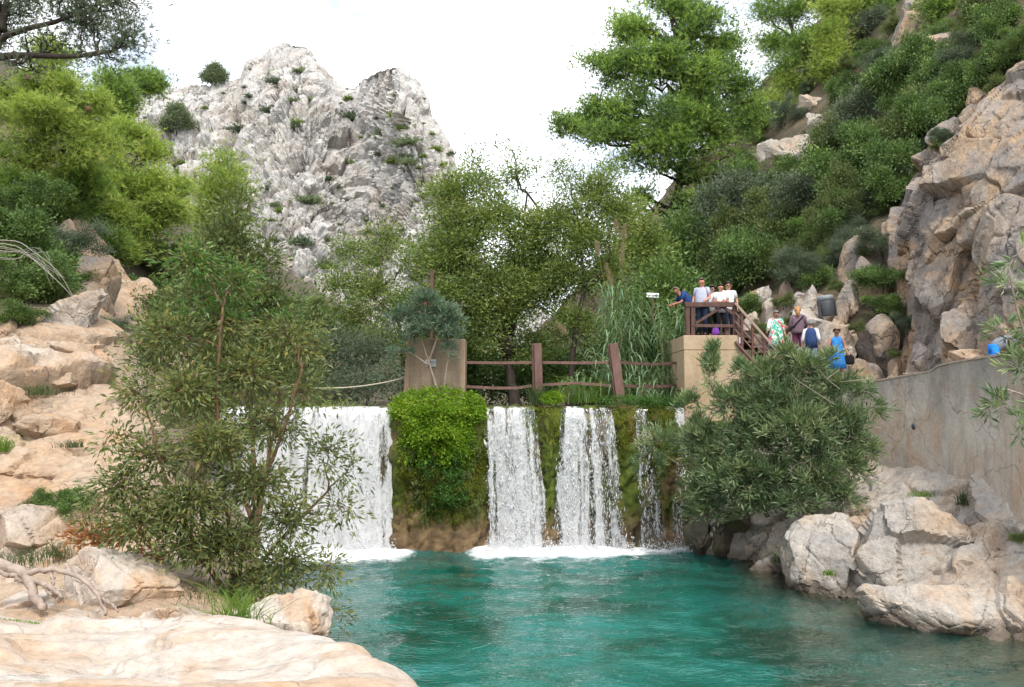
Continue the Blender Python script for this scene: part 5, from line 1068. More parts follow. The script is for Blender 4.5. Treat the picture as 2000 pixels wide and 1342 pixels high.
# ------------------------------------------------------------------ near shrubs, reeds, ferns, grass, roots
base = P(455, 1185, 9.9)
plant('leafy_bush', 'tall leafy bush with brownish twigs leaning over the pool from the left bank', 'bush', None,
      [[base, P(450, 1050, 9.8), P(430, 900, 9.7), P(425, 740, 9.7), P(435, 600, 9.8)], [base, P(480, 1050, 9.9), P(520, 930, 9.9), P(560, 820, 9.9), P(590, 720, 10)], [base, P(380, 1060, 9.6), P(330, 950, 9.4), P(300, 850, 9.3)], [base, P(510, 1100, 10), P(580, 1020, 10.1), P(640, 960, 10.2)], [base, P(400, 1100, 9.5), P(310, 1030, 9.4), P(240, 1000, 9.4)]],
      [blob(375, 520, 9.9, 55, 50, .9), blob(460, 560, 10.2, 50, 50, .7), blob(430, 640, 10.2, 70, 60, .8), blob(330, 660, 9.8, 60, 60, .6), blob(560, 660, 10.3, 50, 60, .6), blob(480, 740, 10, 80, 55, .7), blob(360, 770, 9.6, 70, 55, .7), blob(600, 770, 10.2, 50, 50, .4), blob(270, 770, 9.5, 40, 55, .4), blob(540, 840, 10, 60, 50, .6), blob(420, 880, 9.5, 80, 55, .8),
       blob(290, 900, 9.4, 80, 40, .55), blob(240, 960, 9.4, 70, 45, .55), blob(500, 950, 9.8, 80, 50, .8), blob(640, 900, 10.1, 50, 60, .3), blob(370, 990, 9.4, 90, 55, .8), blob(270, 1030, 9.3, 90, 40, .7), blob(560, 1020, 9.9, 60, 50, .6), blob(660, 1000, 10.1, 50, 50, .28), blob(440, 1070, 9.6, 90, 50, .9), blob(350, 1070, 9.4, 70, 30, .7), blob(560, 1110, 9.7, 60, 50, .7), blob(500, 1150, 9.6, 70, 30, .8), blob(690, 930, 10.2, 26, 60, .15), blob(640, 1120, 10, 40, 50, .35), blob(220, 860, 9.4, 40, 50, .18), blob(650, 1200, 9.8, 30, 40, .2), blob(610, 690, 10.4, 40, 60, .4), blob(180, 1010, 9.3, 40, 40, .3)],
      'leaf', L_BUSH, M_TWIGR, 201, .030, 1700, 14, .088, .026, .09, limb_r=.012, twig_r=.0035, up=.0, shell=.5, droop=.15, flat=.9, alt=(L_BUSHG, .6, 'fresh_foliage', .78))
base = P(500, 1040, 14.5)
plant('leafy_bush', 'taller dense dark bush right behind the brownish one', 'bush', None,
      [[base, P(490, 800, 14.5), P(470, 560, 14.5), P(460, 440, 14.5)], [base, P(540, 800, 14.8), P(560, 640, 14.8)], [base, P(420, 800, 14.2), P(380, 640, 14.2)]],
      [blob(465, 410, 14.5, 34, 50, .7), blob(445, 455, 14.5, 44, 40, .6), blob(440, 500, 14.5, 60, 70), blob(500, 520, 14.6, 50, 60), blob(400, 590, 14.3, 80, 80), blob(520, 620, 14.7, 70, 90), blob(330, 660, 14.2, 70, 80, .9), blob(560, 720, 14.8, 60, 80), blob(450, 720, 14.4, 90, 90), blob(610, 640, 15, 30, 40, .5), blob(380, 800, 14.2, 80, 70), blob(290, 720, 14.3, 50, 60, .7), blob(500, 840, 14.6, 80, 50, .6)],
      'leaf', L_OLIVEG, M_TWIGR, 202, .04, 640, 34, .10, .035, .14, limb_r=.016, twig_r=.005, up=.1, flat=.9)
plant('dry_shrub', 'low shrub of dry brown leaves beside the big rounded boulder', 'shrub', None, [[P(190, 1110, 10), P(195, 1060, 10)]], [blob(175, 1050, 10, 50, 30), blob(235, 1055, 10, 40, 26), blob(290, 1085, 9.9, 40, 20, .7)],
      'leaf', L_DRY, M_TWIGR, 203, .012, 70, 9, .09, .035, .06, limb_r=.006, twig_r=.003)

# oleanders
base = P(1585, 1030, 21.6)
plant('oleander', 'big oleander with bare grey twigs leaning over the pool beside the wall', 'shrub', 'oleanders',
      [[base, P(1580, 960, 21.6), P(1600, 880, 21.7), P(1590, 800, 22), P(1570, 720, 22)], [base, P(1540, 950, 21.8), P(1480, 880, 22), P(1440, 800, 22.2)], [base, P(1620, 930, 21.6), P(1650, 850, 21.6), P(1640, 760, 21.8)], [base, P(1520, 980, 22), P(1430, 940, 22.4)], [P(1500, 1010, 22.6), P(1440, 880, 22.6), P(1385, 740, 22.6)]],
      [blob(1570, 720, 22, 60, 36, .9), blob(1640, 760, 21.8, 60, 36, .6), blob(1500, 740, 22.2, 60, 45, .8), blob(1540, 800, 22, 90, 60), blob(1430, 790, 22.4, 50, 50, .8), blob(1390, 730, 22.6, 18, 60, .8), blob(1640, 830, 21.6, 55, 60, .8), blob(1470, 860, 22.2, 80, 60), blob(1580, 880, 21.6, 70, 60), blob(1380, 870, 22.8, 60, 60, .8), blob(1650, 910, 21.4, 50, 50, .9), blob(1520, 940, 21.8, 70, 50), blob(1420, 950, 22.4, 70, 50), blob(1360, 960, 23, 30, 50, .6), blob(1290, 870, 23.4, 50, 40, .35), blob(1690, 760, 21.6, 30, 25, .5), blob(1340, 800, 23, 30, 50, .4), blob(1560, 985, 21.2, 50, 30, .6), blob(1260, 900, 23.6, 40, 40, .25), blob(1660, 850, 21.4, 45, 60, .9), blob(1600, 940, 21.3, 70, 50), blob(1460, 930, 22, 80, 60), blob(1380, 990, 22.8, 50, 40, .8), blob(1480, 990, 22, 60, 30, .8), blob(1400, 910, 22.5, 60, 60), blob(1560, 850, 21.5, 90, 60), blob(1640, 970, 21.2, 50, 30, .7), blob(1500, 800, 22, 70, 50), blob(1395, 700, 22.6, 12, 50, .9), blob(1450, 730, 22.4, 14, 45, .8), blob(1535, 690, 22.1, 18, 30, .7), blob(1625, 700, 21.8, 16, 30, .6), blob(1705, 800, 21.5, 30, 18, .5), blob(1690, 880, 21.3, 30, 30, .6), blob(1360, 850, 22.9, 30, 50, .6)],
      'whorl', L_OLEA, M_TWIG, 211, .045, 2000, 30, .20, .036, .12, limb_r=.02, twig_r=.007, up=.45, shell=.4, flat=1, lean_out=.9)
m = MB(); rg = np.random.default_rng(5)
for k in range(26):
    a = P(1575 + rg.normal() * 30, 860 + rg.normal() * 40, 21.2); b = a + np.array([rg.normal() * .5, -.25 + rg.normal() * .2, rg.normal() * .45]); m.tube(curve(a, b, .05, rg, 5, .1), .010, .004, 4)
for pts in [[(1630, 790), (1560, 745), (1545, 730)], [(1640, 760), (1615, 740), (1600, 722)], [(1615, 740), (1640, 722)], [(1700, 740), (1640, 746)]]: m.tube([P(x, y, 21.1) for x, y in pts], .014, .006, 5)
tag(m.build('bare_twigs', M_TWIG, None), 'tangle of bare grey dead twigs in the big oleander', 'twigs')
base = P(858, 775, 25.4)
plant('oleander', 'small grey-green oleander with one pink flower in front of the concrete block', 'shrub', 'oleanders', [[base, P(835, 700, 25.5), P(822, 660, 25.6)], [P(835, 715, 25.5), P(850, 670, 25.5), P(860, 640, 25.6)], [P(866, 775, 25.5), P(872, 720, 25.5), P(878, 690, 25.5)], [P(834, 712, 25.5), P(812, 695, 25.5)]],
      [blob(835, 600, 25.6, 45, 30), blob(790, 625, 25.7, 36, 28), blob(870, 625, 25.6, 34, 32), blob(840, 640, 25.5, 55, 25), blob(890, 660, 25.5, 22, 18, .8), blob(800, 660, 25.6, 28, 18, .7), blob(875, 685, 25.4, 14, 25, .6), blob(775, 690, 25.6, 30, 14, .5), blob(830, 578, 25.7, 30, 14, .7)],
      'whorl', L_OLEAG, M_TWIG, 212, .035, 300, 22, .17, .032, .09, limb_r=.014, twig_r=.006, up=.5, lean_out=.9)
q = P(833, 593, 25.0); V, F = leaves(np.repeat(q[None], 6, 0), unit(rng.normal(size=(6, 3)) + np.array([0, -1, .3])), .07, .06, rng); tag(mk('oleander_flower', V - q, F, L_PINK, None, False, {'tint': rng.uniform(0, 1, len(F))}), 'single pink blossom on the small grey-green oleander', 'flower'); bpy.data.objects['oleander_flower'].location = q
plant('oleander', 'close oleander branches reaching in from the right picture edge', 'shrub', 'oleanders', [[P(2150, 1000, 9.4), P(2080, 820, 9.4), P(2020, 700, 9.3), P(1985, 600, 9.3), P(1970, 520, 9.3)], [P(2080, 820, 9.4), P(2020, 780, 9.2), P(1960, 760, 9.1)], [P(2060, 760, 9.4), P(1980, 680, 9.3)]],
      [blob(1975, 560, 9.3, 50, 40, .5), blob(1960, 650, 9.3, 45, 30, .5), blob(1990, 720, 9.3, 40, 40, .8), blob(1960, 790, 9.1, 45, 40, .8), blob(1990, 850, 9.1, 30, 40, .7), blob(2040, 640, 9.4, 60, 120, 1), blob(2050, 820, 9.3, 60, 80, .8), blob(1930, 812, 9.1, 26, 16, .3), blob(1990, 500, 9.3, 24, 30, .4)],
      'whorl', L_OLEA, M_TWIG, 213, .02, 120, 15, .145, .026, .05, limb_r=.009, twig_r=.004, up=.3, lean_out=.9)

# giant reeds
def reed(x0, x1, Y0, n, hts, seed, label, plumes=(), lean=.0):
    rg = np.random.default_rng(seed); b0 = P((x0 + x1) / 2, 785, Y0); root = thing('giant_reed', label, 'reed', b0, 0, 'giant reeds by the weir'); st = MB(); C = []; Fq = []; T = []; nv = 0
    for k in range(n):
        b = P(rg.uniform(x0, x1), 790, Y0 + rg.uniform(-.8, .8)); h = rg.uniform(*hts); ln = np.array([lean + rg.normal() * .22, rg.normal() * .2 - .1, 0]); t = np.linspace(0, 1, 9)[:, None]
        p = b + np.array([0, 0, h]) * (t - .12 * t ** 3 * np.linalg.norm(ln)) + ln * h * .35 * t ** 2.2; st.tube(p - b0, .016, .006, 4)
        m = int(h * 7)
        for j in range(m):
            u = .18 + .82 * j / m; i = u * 8; i0 = min(int(i), 7); o_ = p[i0] * (1 - (i - i0)) + p[i0 + 1] * (i - i0); a = (j % 2) * math.pi + rg.normal() * .7 + k
            L = rg.uniform(.55, .90) * (1.05 - .35 * u); d = np.array([math.cos(a), math.sin(a) * .8, 0]); s = np.linspace(0, 1, 6)[:, None]; up_ = rg.uniform(.5, .9)
            q = o_ + d * L * s * (.75) + UPV * L * (up_ * s - (1.25 + .3 * rg.normal() * .5) * s ** 2); wd = np.cross(d, UPV)[None] * (.034 * np.array([.7, 1, .95, .75, .45, .04]))[:, None]
            C.append(np.concatenate([q - wd, q + wd]) - b0); ii = np.arange(5); Fq.append(np.stack([ii, ii + 1, ii + 7, ii + 6], 1) + nv); nv += 12; T += [np.clip(.5 + rg.normal() * .2, 0, 1)] * 5
    st.build('stalks', plain('reed_stalk', (.20, .21, .10), .6) if 'reed_stalk' not in bpy.data.materials else bpy.data.materials['reed_stalk'], root)
    mk('reed_foliage', np.concatenate(C), np.concatenate(Fq), L_REED, root, True, {'tint': T})
    for (a, b_, L_, lx) in plumes:
        q = P(a, b_, Y0 - .3); axis = unit(np.array([lx, -.1, 1.0])); n_ = 420; u = rg.uniform(0, 1, n_); c = q + axis * (u * L_)[:, None] + rg.normal(size=(n_, 3)) * (.045 * np.sin(math.pi * np.clip(u * .9 + .1, 0, 1)))[:, None]
        V, F = leaves(c - b0, unit(axis + rg.normal(size=(n_, 3)) * .35), .11, .008, rg); mk('plume', V, F, L_PLUME, root, False, {'tint': np.clip(np.repeat(rg.normal(.5, .2, n_), 2), 0, 1)})
        st2 = MB(); st2.tube([P(a - lx * 10, 790, Y0) * .0 + q - axis * 1.2 - b0, q - b0 + axis * L_ * .9], .009, .004, 4); st2.build('plume_stalk', bpy.data.materials['reed_stalk'], root)
reed(1190, 1270, 28.6, 26, (2.6, 4.6), 301, 'tall clump of giant reeds with pale feathery plumes left of the sign', [(1195, 560, .75, -.25), (1213, 520, .8, .1), (1205, 460, .5, -.1), (1170, 500, .45, -.2), (1218, 470, .5, .05)], -.1)
reed(1285, 1335, 28.2, 22, (2.6, 3.8), 302, 'giant reeds growing between the sign and the platform pier', [], .05)
reed(1195, 1250, 27.6, 9, (1.6, 2.3), 303, 'arching reed spray hanging over the timber rail', [(1108, 655, .5, -.8)], -1.4)
reed(1100, 1240, 27.6, 24, (.5, 1.3), 304, 'short reed shoots behind the lower rail', [], 0)
reed(1240, 1330, 27.3, 22, (.5, 1.6), 305, 'low drooping reeds at the foot of the platform pier', [], -.2)

# fern and moss cushions on the weir
def cushion(name, label, spots, mat, seed, L, w, cat='plant', out=(0, -.8, .5), per=1, jit=.04):
    rg = np.random.default_rng(seed); C = []; D = []; T = []
    for (x, z, rx, rz, dens, lift) in spots:
        n = int(dens * rx * rz * 900); a = rg.uniform(0, 6.28, n); r = np.sqrt(rg.uniform(0, 1, n)); X_ = x + rx * r * np.cos(a); Z_ = z + rz * r * np.sin(a)
        lump = lift * np.sqrt(np.clip(1 - r ** 2, 0, 1)) + .16 * noise(np.stack([X_ * 3.2, Z_ * 3.2, 0 * X_], 1), seed) + .07 * noise(np.stack([X_ * 11, Z_ * 11, 0 * X_], 1), seed + 1)
        C.append(np.stack([X_, dam_y(X_, np.clip(Z_, -1, 3.6)) - np.clip(lump, 0, None) + np.clip(Z_ - 4.0, 0, 1) * 1.2, Z_], 1)); D.append(unit(np.array(out) + rg.normal(size=(n, 3)) * .5)); T.append(np.clip(.5 + .22 * noise(np.stack([X_ * 4, Z_ * 4, 0 * X_], 1), seed + 3) + .14 * rg.normal(size=n), 0, 1))
    C, D, T = np.concatenate(C), np.concatenate(D), np.concatenate(T); C = np.repeat(C, 4, 0) + rg.normal(size=(len(C) * 4, 3)) * jit; D = unit(np.repeat(D, 4, 0) + rg.normal(size=(len(C), 3)) * .45)
    V, F = leaves(C, D, L * rg.uniform(.6, 1.3, len(C)), w, rg, .25, .25); c0 = C.mean(0); o = mk(name, V - c0, F, mat, None, False, {'tint': np.clip(np.repeat(np.repeat(T, 4), 2) + rg.normal(size=len(F)) * .03, 0, 1)}); o.location = c0; return tag(o, label, cat)
def dx(px): return fall_x(px, 24.7)
def dz(py): return P(1000, py, 24.7)[2]
s_ = 24.7 / FPX
cushion('fern_cushion', 'bright green cushion of ferns draped over the top of the weir pillar', [(dx(850), dz(790), 92 * s_, 32 * s_, 2.2, .35), (dx(856), dz(836), 66 * s_, 46 * s_, 2.0, .40), (dx(772), dz(800), 22 * s_, 18 * s_, 2, .25), (dx(928), dz(805), 20 * s_, 22 * s_, 2, .3), (dx(890), dz(870), 40 * s_, 50 * s_, 1.6, .25), (dx(815), dz(850), 34 * s_, 60 * s_, 1.5, .2)], L_FERN, 401, .11, .05, jit=.06)
cushion('moss_curtain', 'olive and yellow moss curtain covering the lower half of the weir pillar', [(dx(860), dz(930), 84 * s_, 55 * s_, 1.3, .10), (dx(870), dz(990), 70 * s_, 36 * s_, 1.0, .06), (dx(790), dz(880), 20 * s_, 70 * s_, 1.6, .06), (dx(935), dz(870), 14 * s_, 70 * s_, 1.6, .06)], leaf_mat('curtain_moss', [(.06, .085, .010), (.13, .16, .014), (.24, .24, .03)], .2), 411, .045, .03, jit=.03)
cushion('fern_tuft', 'darker fern tuft hanging at mid height of the mossy pillar', [(dx(890), dz(905), 30 * s_, 30 * s_, 2.0, .2), (dx(842), dz(905), 26 * s_, 30 * s_, 1.4, .12)], L_BUSHG, 402, .08, .04)
cushion('fern_tuft', 'ragged hanging herbs along the left edge of the mossy pillar', [(dx(800), dz(900), 14 * s_, 40 * s_, 1.6, .10), (dx(815), dz(955), 12 * s_, 34 * s_, 1.4, .08), (dx(832), dz(1000), 10 * s_, 24 * s_, 1.2, .06), (dx(790), dz(850), 12 * s_, 26 * s_, 1.6, .12)], L_OLIVEG, 412, .09, .035, out=(0, -.6, -.4))
cushion('fern_tuft', 'ragged hanging herbs along the right edge of the mossy pillar', [(dx(925), dz(880), 12 * s_, 34 * s_, 1.6, .10), (dx(910), dz(940), 12 * s_, 30 * s_, 1.3, .08), (dx(930), dz(985), 9 * s_, 26 * s_, 1.1, .05)], L_OLIVEG, 413, .09, .035, out=(0, -.6, -.4))
cushion('fern_tuft', 'green leafy tuft low on the mossy pillar above the bare tufa', [(dx(884), dz(962), 32 * s_, 30 * s_, 2.0, .22), (dx(852), dz(985), 18 * s_, 30 * s_, 1.6, .12)], L_BUSHG, 403, .08, .04)
cushion('moss_patch', 'yellow-olive moss spread down the right side of the pillar', [(dx(925), dz(915), 24 * s_, 60 * s_, 2.6, .12), (dx(805), dz(920), 28 * s_, 40 * s_, 2.4, .12), (dx(880), dz(1010), 40 * s_, 20 * s_, 1.2, .05), (dx(800), dz(980), 18 * s_, 50 * s_, 1.2, .06)], leaf_mat('olive_moss', [(.07, .09, .008), (.16, .18, .012), (.30, .28, .03)], .2), 404, .035, .025, jit=.02)
cushion('moss_patch', 'moss and herbs over the humps between the right-hand falls', [(dx(1225), dz(830), 22 * s_, 40 * s_, 2, .10), (dx(1300), dz(810), 28 * s_, 24 * s_, 2, .12), (dx(1215), dz(880), 14 * s_, 50 * s_, 1.4, .06), (dx(1085), dz(840), 10 * s_, 30 * s_, 1.2, .05), (dx(1300), dz(880), 16 * s_, 40 * s_, 1.2, .06), (dx(1070), dz(805), 26 * s_, 10 * s_, 1.8, .08)], bpy.data.materials['olive_moss'], 405, .045, .03, jit=.03)
cushion('fern_cushion', 'yellow-green herb cushion at the foot of the first timber post', [(fall_x(1078, 26), P(0, 777, 26)[2], 24 * s_, 12 * s_, 4, .25)], L_FERN, 406, .08, .04)
cushion('fern_cushion', 'green herb strip along the weir top below the second timber post', [(fall_x(1215, 26), P(0, 782, 26)[2], 55 * s_, 9 * s_, 4, .2), (fall_x(1290, 26), P(0, 785, 26)[2], 45 * s_, 10 * s_, 4, .2), (fall_x(1330, 26), P(0, 775, 26)[2], 14 * s_, 14 * s_, 3, .1)], L_BUSHG, 407, .075, .03)

def grass(px, py, Y, h, wid, n, mat, label, seed, lean=(0, 0), bw=.008, surf=None):
    rg = np.random.default_rng(seed); b0 = P(px, py, Y); s = pxm(Y); h *= s; wid *= s
    b = b0 + np.stack([rg.normal(size=n) * wid * .35, rg.normal(size=n) * wid * .3, np.zeros(n) - .02], 1)
    if surf is not None: b[:, 2] = surf(b[:, 0], b[:, 1]) - .03
    d = np.stack([rg.normal(size=n) * .45 + lean[0], rg.normal(size=n) * .45 + lean[1], np.ones(n)], 1); hh = h * rg.uniform(.45, 1.1, n); sd = unit(np.cross(d, rg.normal(size=(n, 3)))) * bw / 2; V = []
    for t, wt in ((0, 1), (.4, .9), (.75, .6), (1, .05)):
        c = b + d * (hh * t)[:, None] * np.array([t, t, 1 - .25 * t * t]); V += [c - sd * wt, c + sd * wt]
    V = np.stack(V, 1); i = np.arange(n)[:, None] * 8; F = np.concatenate([i + [0, 1, 3, 2], i + [2, 3, 5, 4], i + [4, 5, 7, 6]], 1).reshape(-1, 4)
    o = mk('grass_tuft', V.reshape(-1, 3) - b0, F, mat, None, False, {'tint': np.clip(np.repeat(rg.normal(.5, .22, n), 3), 0, 1)}); o.location = b0; return tag(o, label, 'grass', None, 'stuff')
grass(462, 1240, 7.9, 125, 60, 200, L_GRASS, 'bright green grass tuft standing behind the foreground slab', 1)
grass(505, 1225, 8.6, 60, 50, 60, L_DGRASS, 'thin dark grass between the tuft and the blocky boulder', 2)
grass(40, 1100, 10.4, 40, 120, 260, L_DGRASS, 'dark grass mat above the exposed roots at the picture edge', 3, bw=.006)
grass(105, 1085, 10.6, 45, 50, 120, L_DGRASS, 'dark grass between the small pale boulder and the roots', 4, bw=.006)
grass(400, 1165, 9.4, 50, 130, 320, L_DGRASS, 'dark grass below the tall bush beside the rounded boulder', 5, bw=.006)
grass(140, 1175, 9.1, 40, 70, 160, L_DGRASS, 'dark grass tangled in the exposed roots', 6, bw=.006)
grass(30, 1252, 7.1, 9, 50, 120, L_GRASS, 'flat green grass patch in a dip of the foreground slab at the edge', 7, bw=.005, surf=fs)
grass(85, 1250, 7.1, 8, 50, 110, L_GRASS, 'second thin grass streak in a dip of the foreground slab', 8, bw=.005, surf=fs)
grass(70, 770, 16.2, 30, 70, 200, L_DGRASS, 'grey-green grass on the ledge of the orange rocks', 9, bw=.010)
grass(8, 880, 14.2, 45, 30, 120, L_GRASS, 'light grass at the picture edge on the orange bank', 10, bw=.010)
grass(140, 872, 14.6, 20, 40, 90, L_DGRASS, 'small plants in the dark gap of the orange ledge', 11, bw=.012)
grass(1530, 1098, 21.2, 34, 26, 150, L_DGRASS, 'green grass tuft at the waterline beside the nearest pale boulder', 12, bw=.012)
grass(1048, 790, 26.2, 60, 24, 160, L_DGRASS, 'dark rushes at the foot of the first timber post', 13, bw=.014)
grass(1140, 785, 27.2, 70, 90, 240, L_GRASS, 'tall loose grass behind the rail between the posts', 14, bw=.014)
grass(1575, 1100, 19.9, 14, 16, 50, L_GRASS, 'tiny green plant on the nearest pale boulder', 15, bw=.02)
grass(1618, 1122, 19.2, 16, 16, 50, L_GRASS, 'second tiny green plant lower on the nearest pale boulder', 16, bw=.02)
grass(1650, 1085, 20.2, 26, 20, 70, L_DGRASS, 'small dark tuft in the crack between the pale boulders', 17, bw=.014)
grass(1800, 968, 20.9, 16, 40, 70, L_GRASS, 'small green plants in the joint under the retaining wall', 18, bw=.02)
grass(1880, 985, 20, 40, 16, 60, L_DGRASS, 'thin green stem plant growing up the foot of the wall', 19, bw=.016)
grass(1675, 1000, 21.4, 30, 50, 120, L_GRASS, 'green grass patch below the oleander beside the wall foot', 20, bw=.016)
grass(640, 800, 26.4, 30, 120, 200, L_OLIVE, 'dry yellowish herbs on the weir lip behind the rope', 21, bw=.014)

m = MB()
for pts, r0_, r1_ in [([(-20, 1098), (20, 1108), (48, 1122), (62, 1150), (70, 1172), (88, 1186)], .055, .038), ([(40, 1118), (80, 1116), (110, 1112), (150, 1126), (178, 1145), (196, 1168), (204, 1200)], .032, .016), ([(55, 1130), (85, 1140), (110, 1156), (118, 1168)], .035, .015), ([(196, 1168), (215, 1178), (232, 1194)], .02, .010), ([(85, 1140), (92, 1150), (100, 1165)], .022, .01), ([(100, 1114), (102, 1130), (104, 1142)], .02, .012), ([(-20, 1112), (15, 1120), (45, 1135)], .035, .025)]:
    q = crm(len(pts), 20) @ np.array([P(x, y, 8.45 - .002 * (y - 1100)) for x, y in pts]); q += rng.normal(size=q.shape) * .008; m.tube(q, r0_, r1_, 8)
tag(m.build('tree_root', plain('bleached_root', (.34, .27, .225), .8, .2, .3, 12, .6), None, True), 'bare twisting tree roots spread over the tan boulders', 'roots')

m = MB(); rg = np.random.default_rng(8)
for k in range(9):
    pts = [(-30, 470 + 4 * k), (30, 478 + 3 * k + rg.normal() * 4), (75 + rg.normal() * 10, 500 + rg.normal() * 8), (115 + rg.normal() * 8, 548 + rg.normal() * 8)] + ([(150, 592), (188, 655)] if k < 2 else [])
    m.tube(crm(len(pts), 16) @ np.array([P(x, y, 17.8 + .1 * k) for x, y in pts]), .011 if k < 2 else .006, .003, 4)
tag(m.build('bare_branch', plain('silvery_dead_wood', (.34, .31, .29), .85, .2, .25, 14, .3), None, True), 'arching silvery bare branches drooping from the left edge over the grey outcrop', 'branch', None, 'stuff')

# ------------------------------------------------------------------ people
def cloth(name, c, rough=.85, var=.12): return plain(name, c, rough, .15, var, 14, .15)
def skinm(name, c):
    m, nt, out = newmat(name); co = coords(nt, obj=False)
    col = mixc(nt, nz(nt, co, 9, 3), tuple(c), tuple(min(1, x * y) for x, y in zip(c, (1.12, .92, .86))))
    b = node(nt, 'ShaderNodeBsdfPrincipled', {'Base Color': col, 'Roughness': .55, 'Specular IOR Level': .35, 'Subsurface Weight': .12, 'Subsurface Radius': (.02, .008, .004)})
    nt.links.new(b.outputs[0], out.inputs[0]); return m
S_FAIR = skinm('fair_skin', (.50, .30, .215)); S_TAN = skinm('tanned_skin', (.38, .20, .13)); S_RED = skinm('ruddy_skin', (.48, .25, .18))
H_DARK = plain('dark_brown_hair', (.028, .018, .014), .55, .4, .3, 40, .6); H_GREY = plain('grey_hair', (.20, .195, .19), .6, .3, .3, 40, .6); H_BLOND = plain('strawberry_blond_hair', (.42, .22, .085), .55, .4, .3, 40, .6)
H_ASH = plain('ash_blond_hair', (.26, .18, .11), .55, .4, .3, 40, .6); H_SHAVE = plain('cropped_grey_hair', (.17, .13, .11), .8, .2, .2, 40, .4); M_GLASS = plain('dark_lens', (.012, .012, .014), .2, .6, .05)
C_BLACK = cloth('black_cloth', (.014, .014, .016)); C_NAVY = cloth('navy_cloth', (.020, .055, .17)); C_JEAN = cloth('dark_denim', (.018, .032, .065)); C_LILAC = cloth('pale_blue_grey_cloth', (.42, .44, .54)); C_WHITE = cloth('white_cloth', (.74, .74, .76), .85, .05)
C_MAUVE = cloth('mauve_knit', (.17, .115, .145)); C_PLUM = cloth('plum_trousers', (.16, .05, .10)); C_VEST = cloth('navy_vest', (.035, .065, .17)); C_GREYC = cloth('grey_shirt_cloth', (.20, .22, .26)); C_BLUE = cloth('bright_blue_cloth', (.02, .22, .75)); C_PURPLE = cloth('purple_bag_cloth', (.22, .07, .42)); C_PALEB = cloth('pale_jeans', (.30, .36, .48)); C_SHOE = cloth('brown_shoe_leather', (.06, .04, .03)); C_SAND = cloth('tan_sandal', (.28, .17, .10))
def patterned(name, base, stops, scale, warp=1.0):
    m, nt, out = newmat(name); co = coords(nt)
    v = node(nt, 'ShaderNodeTexVoronoi', {'Vector': co, 'Scale': scale}); c = ramp(nt, node(nt, 'ShaderNodeSeparateColor', {0: v.outputs['Color']}).outputs[0], stops, 'CONSTANT')
    sw = node(nt, 'ShaderNodeMapRange', {0: nz(nt, co, scale * 1.2, 2, .5, 1.5), 1: .52, 2: .56}).outputs[0]
    b = node(nt, 'ShaderNodeBsdfPrincipled', {'Base Color': mixc(nt, sw, c, base), 'Roughness': .8}); nt.links.new(b.outputs[0], out.inputs[0]); return m
C_FLORAL = patterned('floral_print', (.70, .72, .70), [(0, (.03, .36, .25)), (.50, (.08, .48, .36)), (.70, (.62, .05, .10)), (.84, (.74, .74, .70)), (.94, (.12, .30, .10))], 9)
m, nt, out = newmat('plaid_cloth'); wv = node(nt, 'ShaderNodeTexChecker', {'Vector': coords(nt), 'Color1': (.08, .09, .16), 'Color2': (.50, .50, .58), 'Scale': 38.0})
nt.links.new(node(nt, 'ShaderNodeBsdfPrincipled', {'Base Color': wv.outputs[0], 'Roughness': .85}).outputs[0], out.inputs[0]); C_PLAID = m
C_BLUEDRESS = patterned('blue_dress_print', (.012, .14, .42), [(0, (.015, .17, .52)), (.6, (.02, .22, .62)), (.9, (.03, .30, .60))], 14)

J0 = dict(pelvis=(0, 0, .94), waist=(0, 0, 1.08), chest=(0, .01, 1.27), neck=(0, .01, 1.44), head=(0, -.015, 1.60), shL=(.17, .01, 1.40), shR=(-.17, .01, 1.40), elL=(.235, .03, 1.13), elR=(-.235, .03, 1.13),
          wrL=(.25, -.06, .89), wrR=(-.25, -.06, .89), hipL=(.085, 0, .90), hipR=(-.085, 0, .90), knL=(.095, -.025, .50), knR=(-.095, -.025, .50), anL=(.095, .02, .085), anR=(-.095, .02, .085), toL=(.11, -.13, .03), toR=(-.11, -.13, .03))
def hand(mb, w, d, side, k=1.0):
    """palm, four bent unequal fingers and a thumb leaving the side of the palm"""
    d = unit(np.array(d, float)); n = unit(np.cross(d, [0, 0, 1.0]) if abs(d[2]) < .9 else np.array([side, 0, 0.])); s = unit(np.cross(n, d)); w = np.array(w, float)
    R = np.stack([d, s, n], 1); mb.box(w + d * .045 * k, (.09 * k, .08 * k, .03 * k), R)
    for i, L in enumerate((.066, .076, .071, .056)):
        a = w + d * .088 * k + s * (-.030 + .020 * i) * k; b = a + (d * .8 - n * .25 * side) * L * .55 * k; c = b + (d * .45 - n * .8 * side) * L * .5 * k; mb.tube([a, b, c], .0095 * k, .007 * k, 6)
    a = w + d * .025 * k + s * -.04 * k; b = a + (d * .5 - s * .75) * .04 * k; mb.tube([a, b, b + (d * .85 - n * .3 * side) * .035 * k], .011 * k, .008 * k, 6)
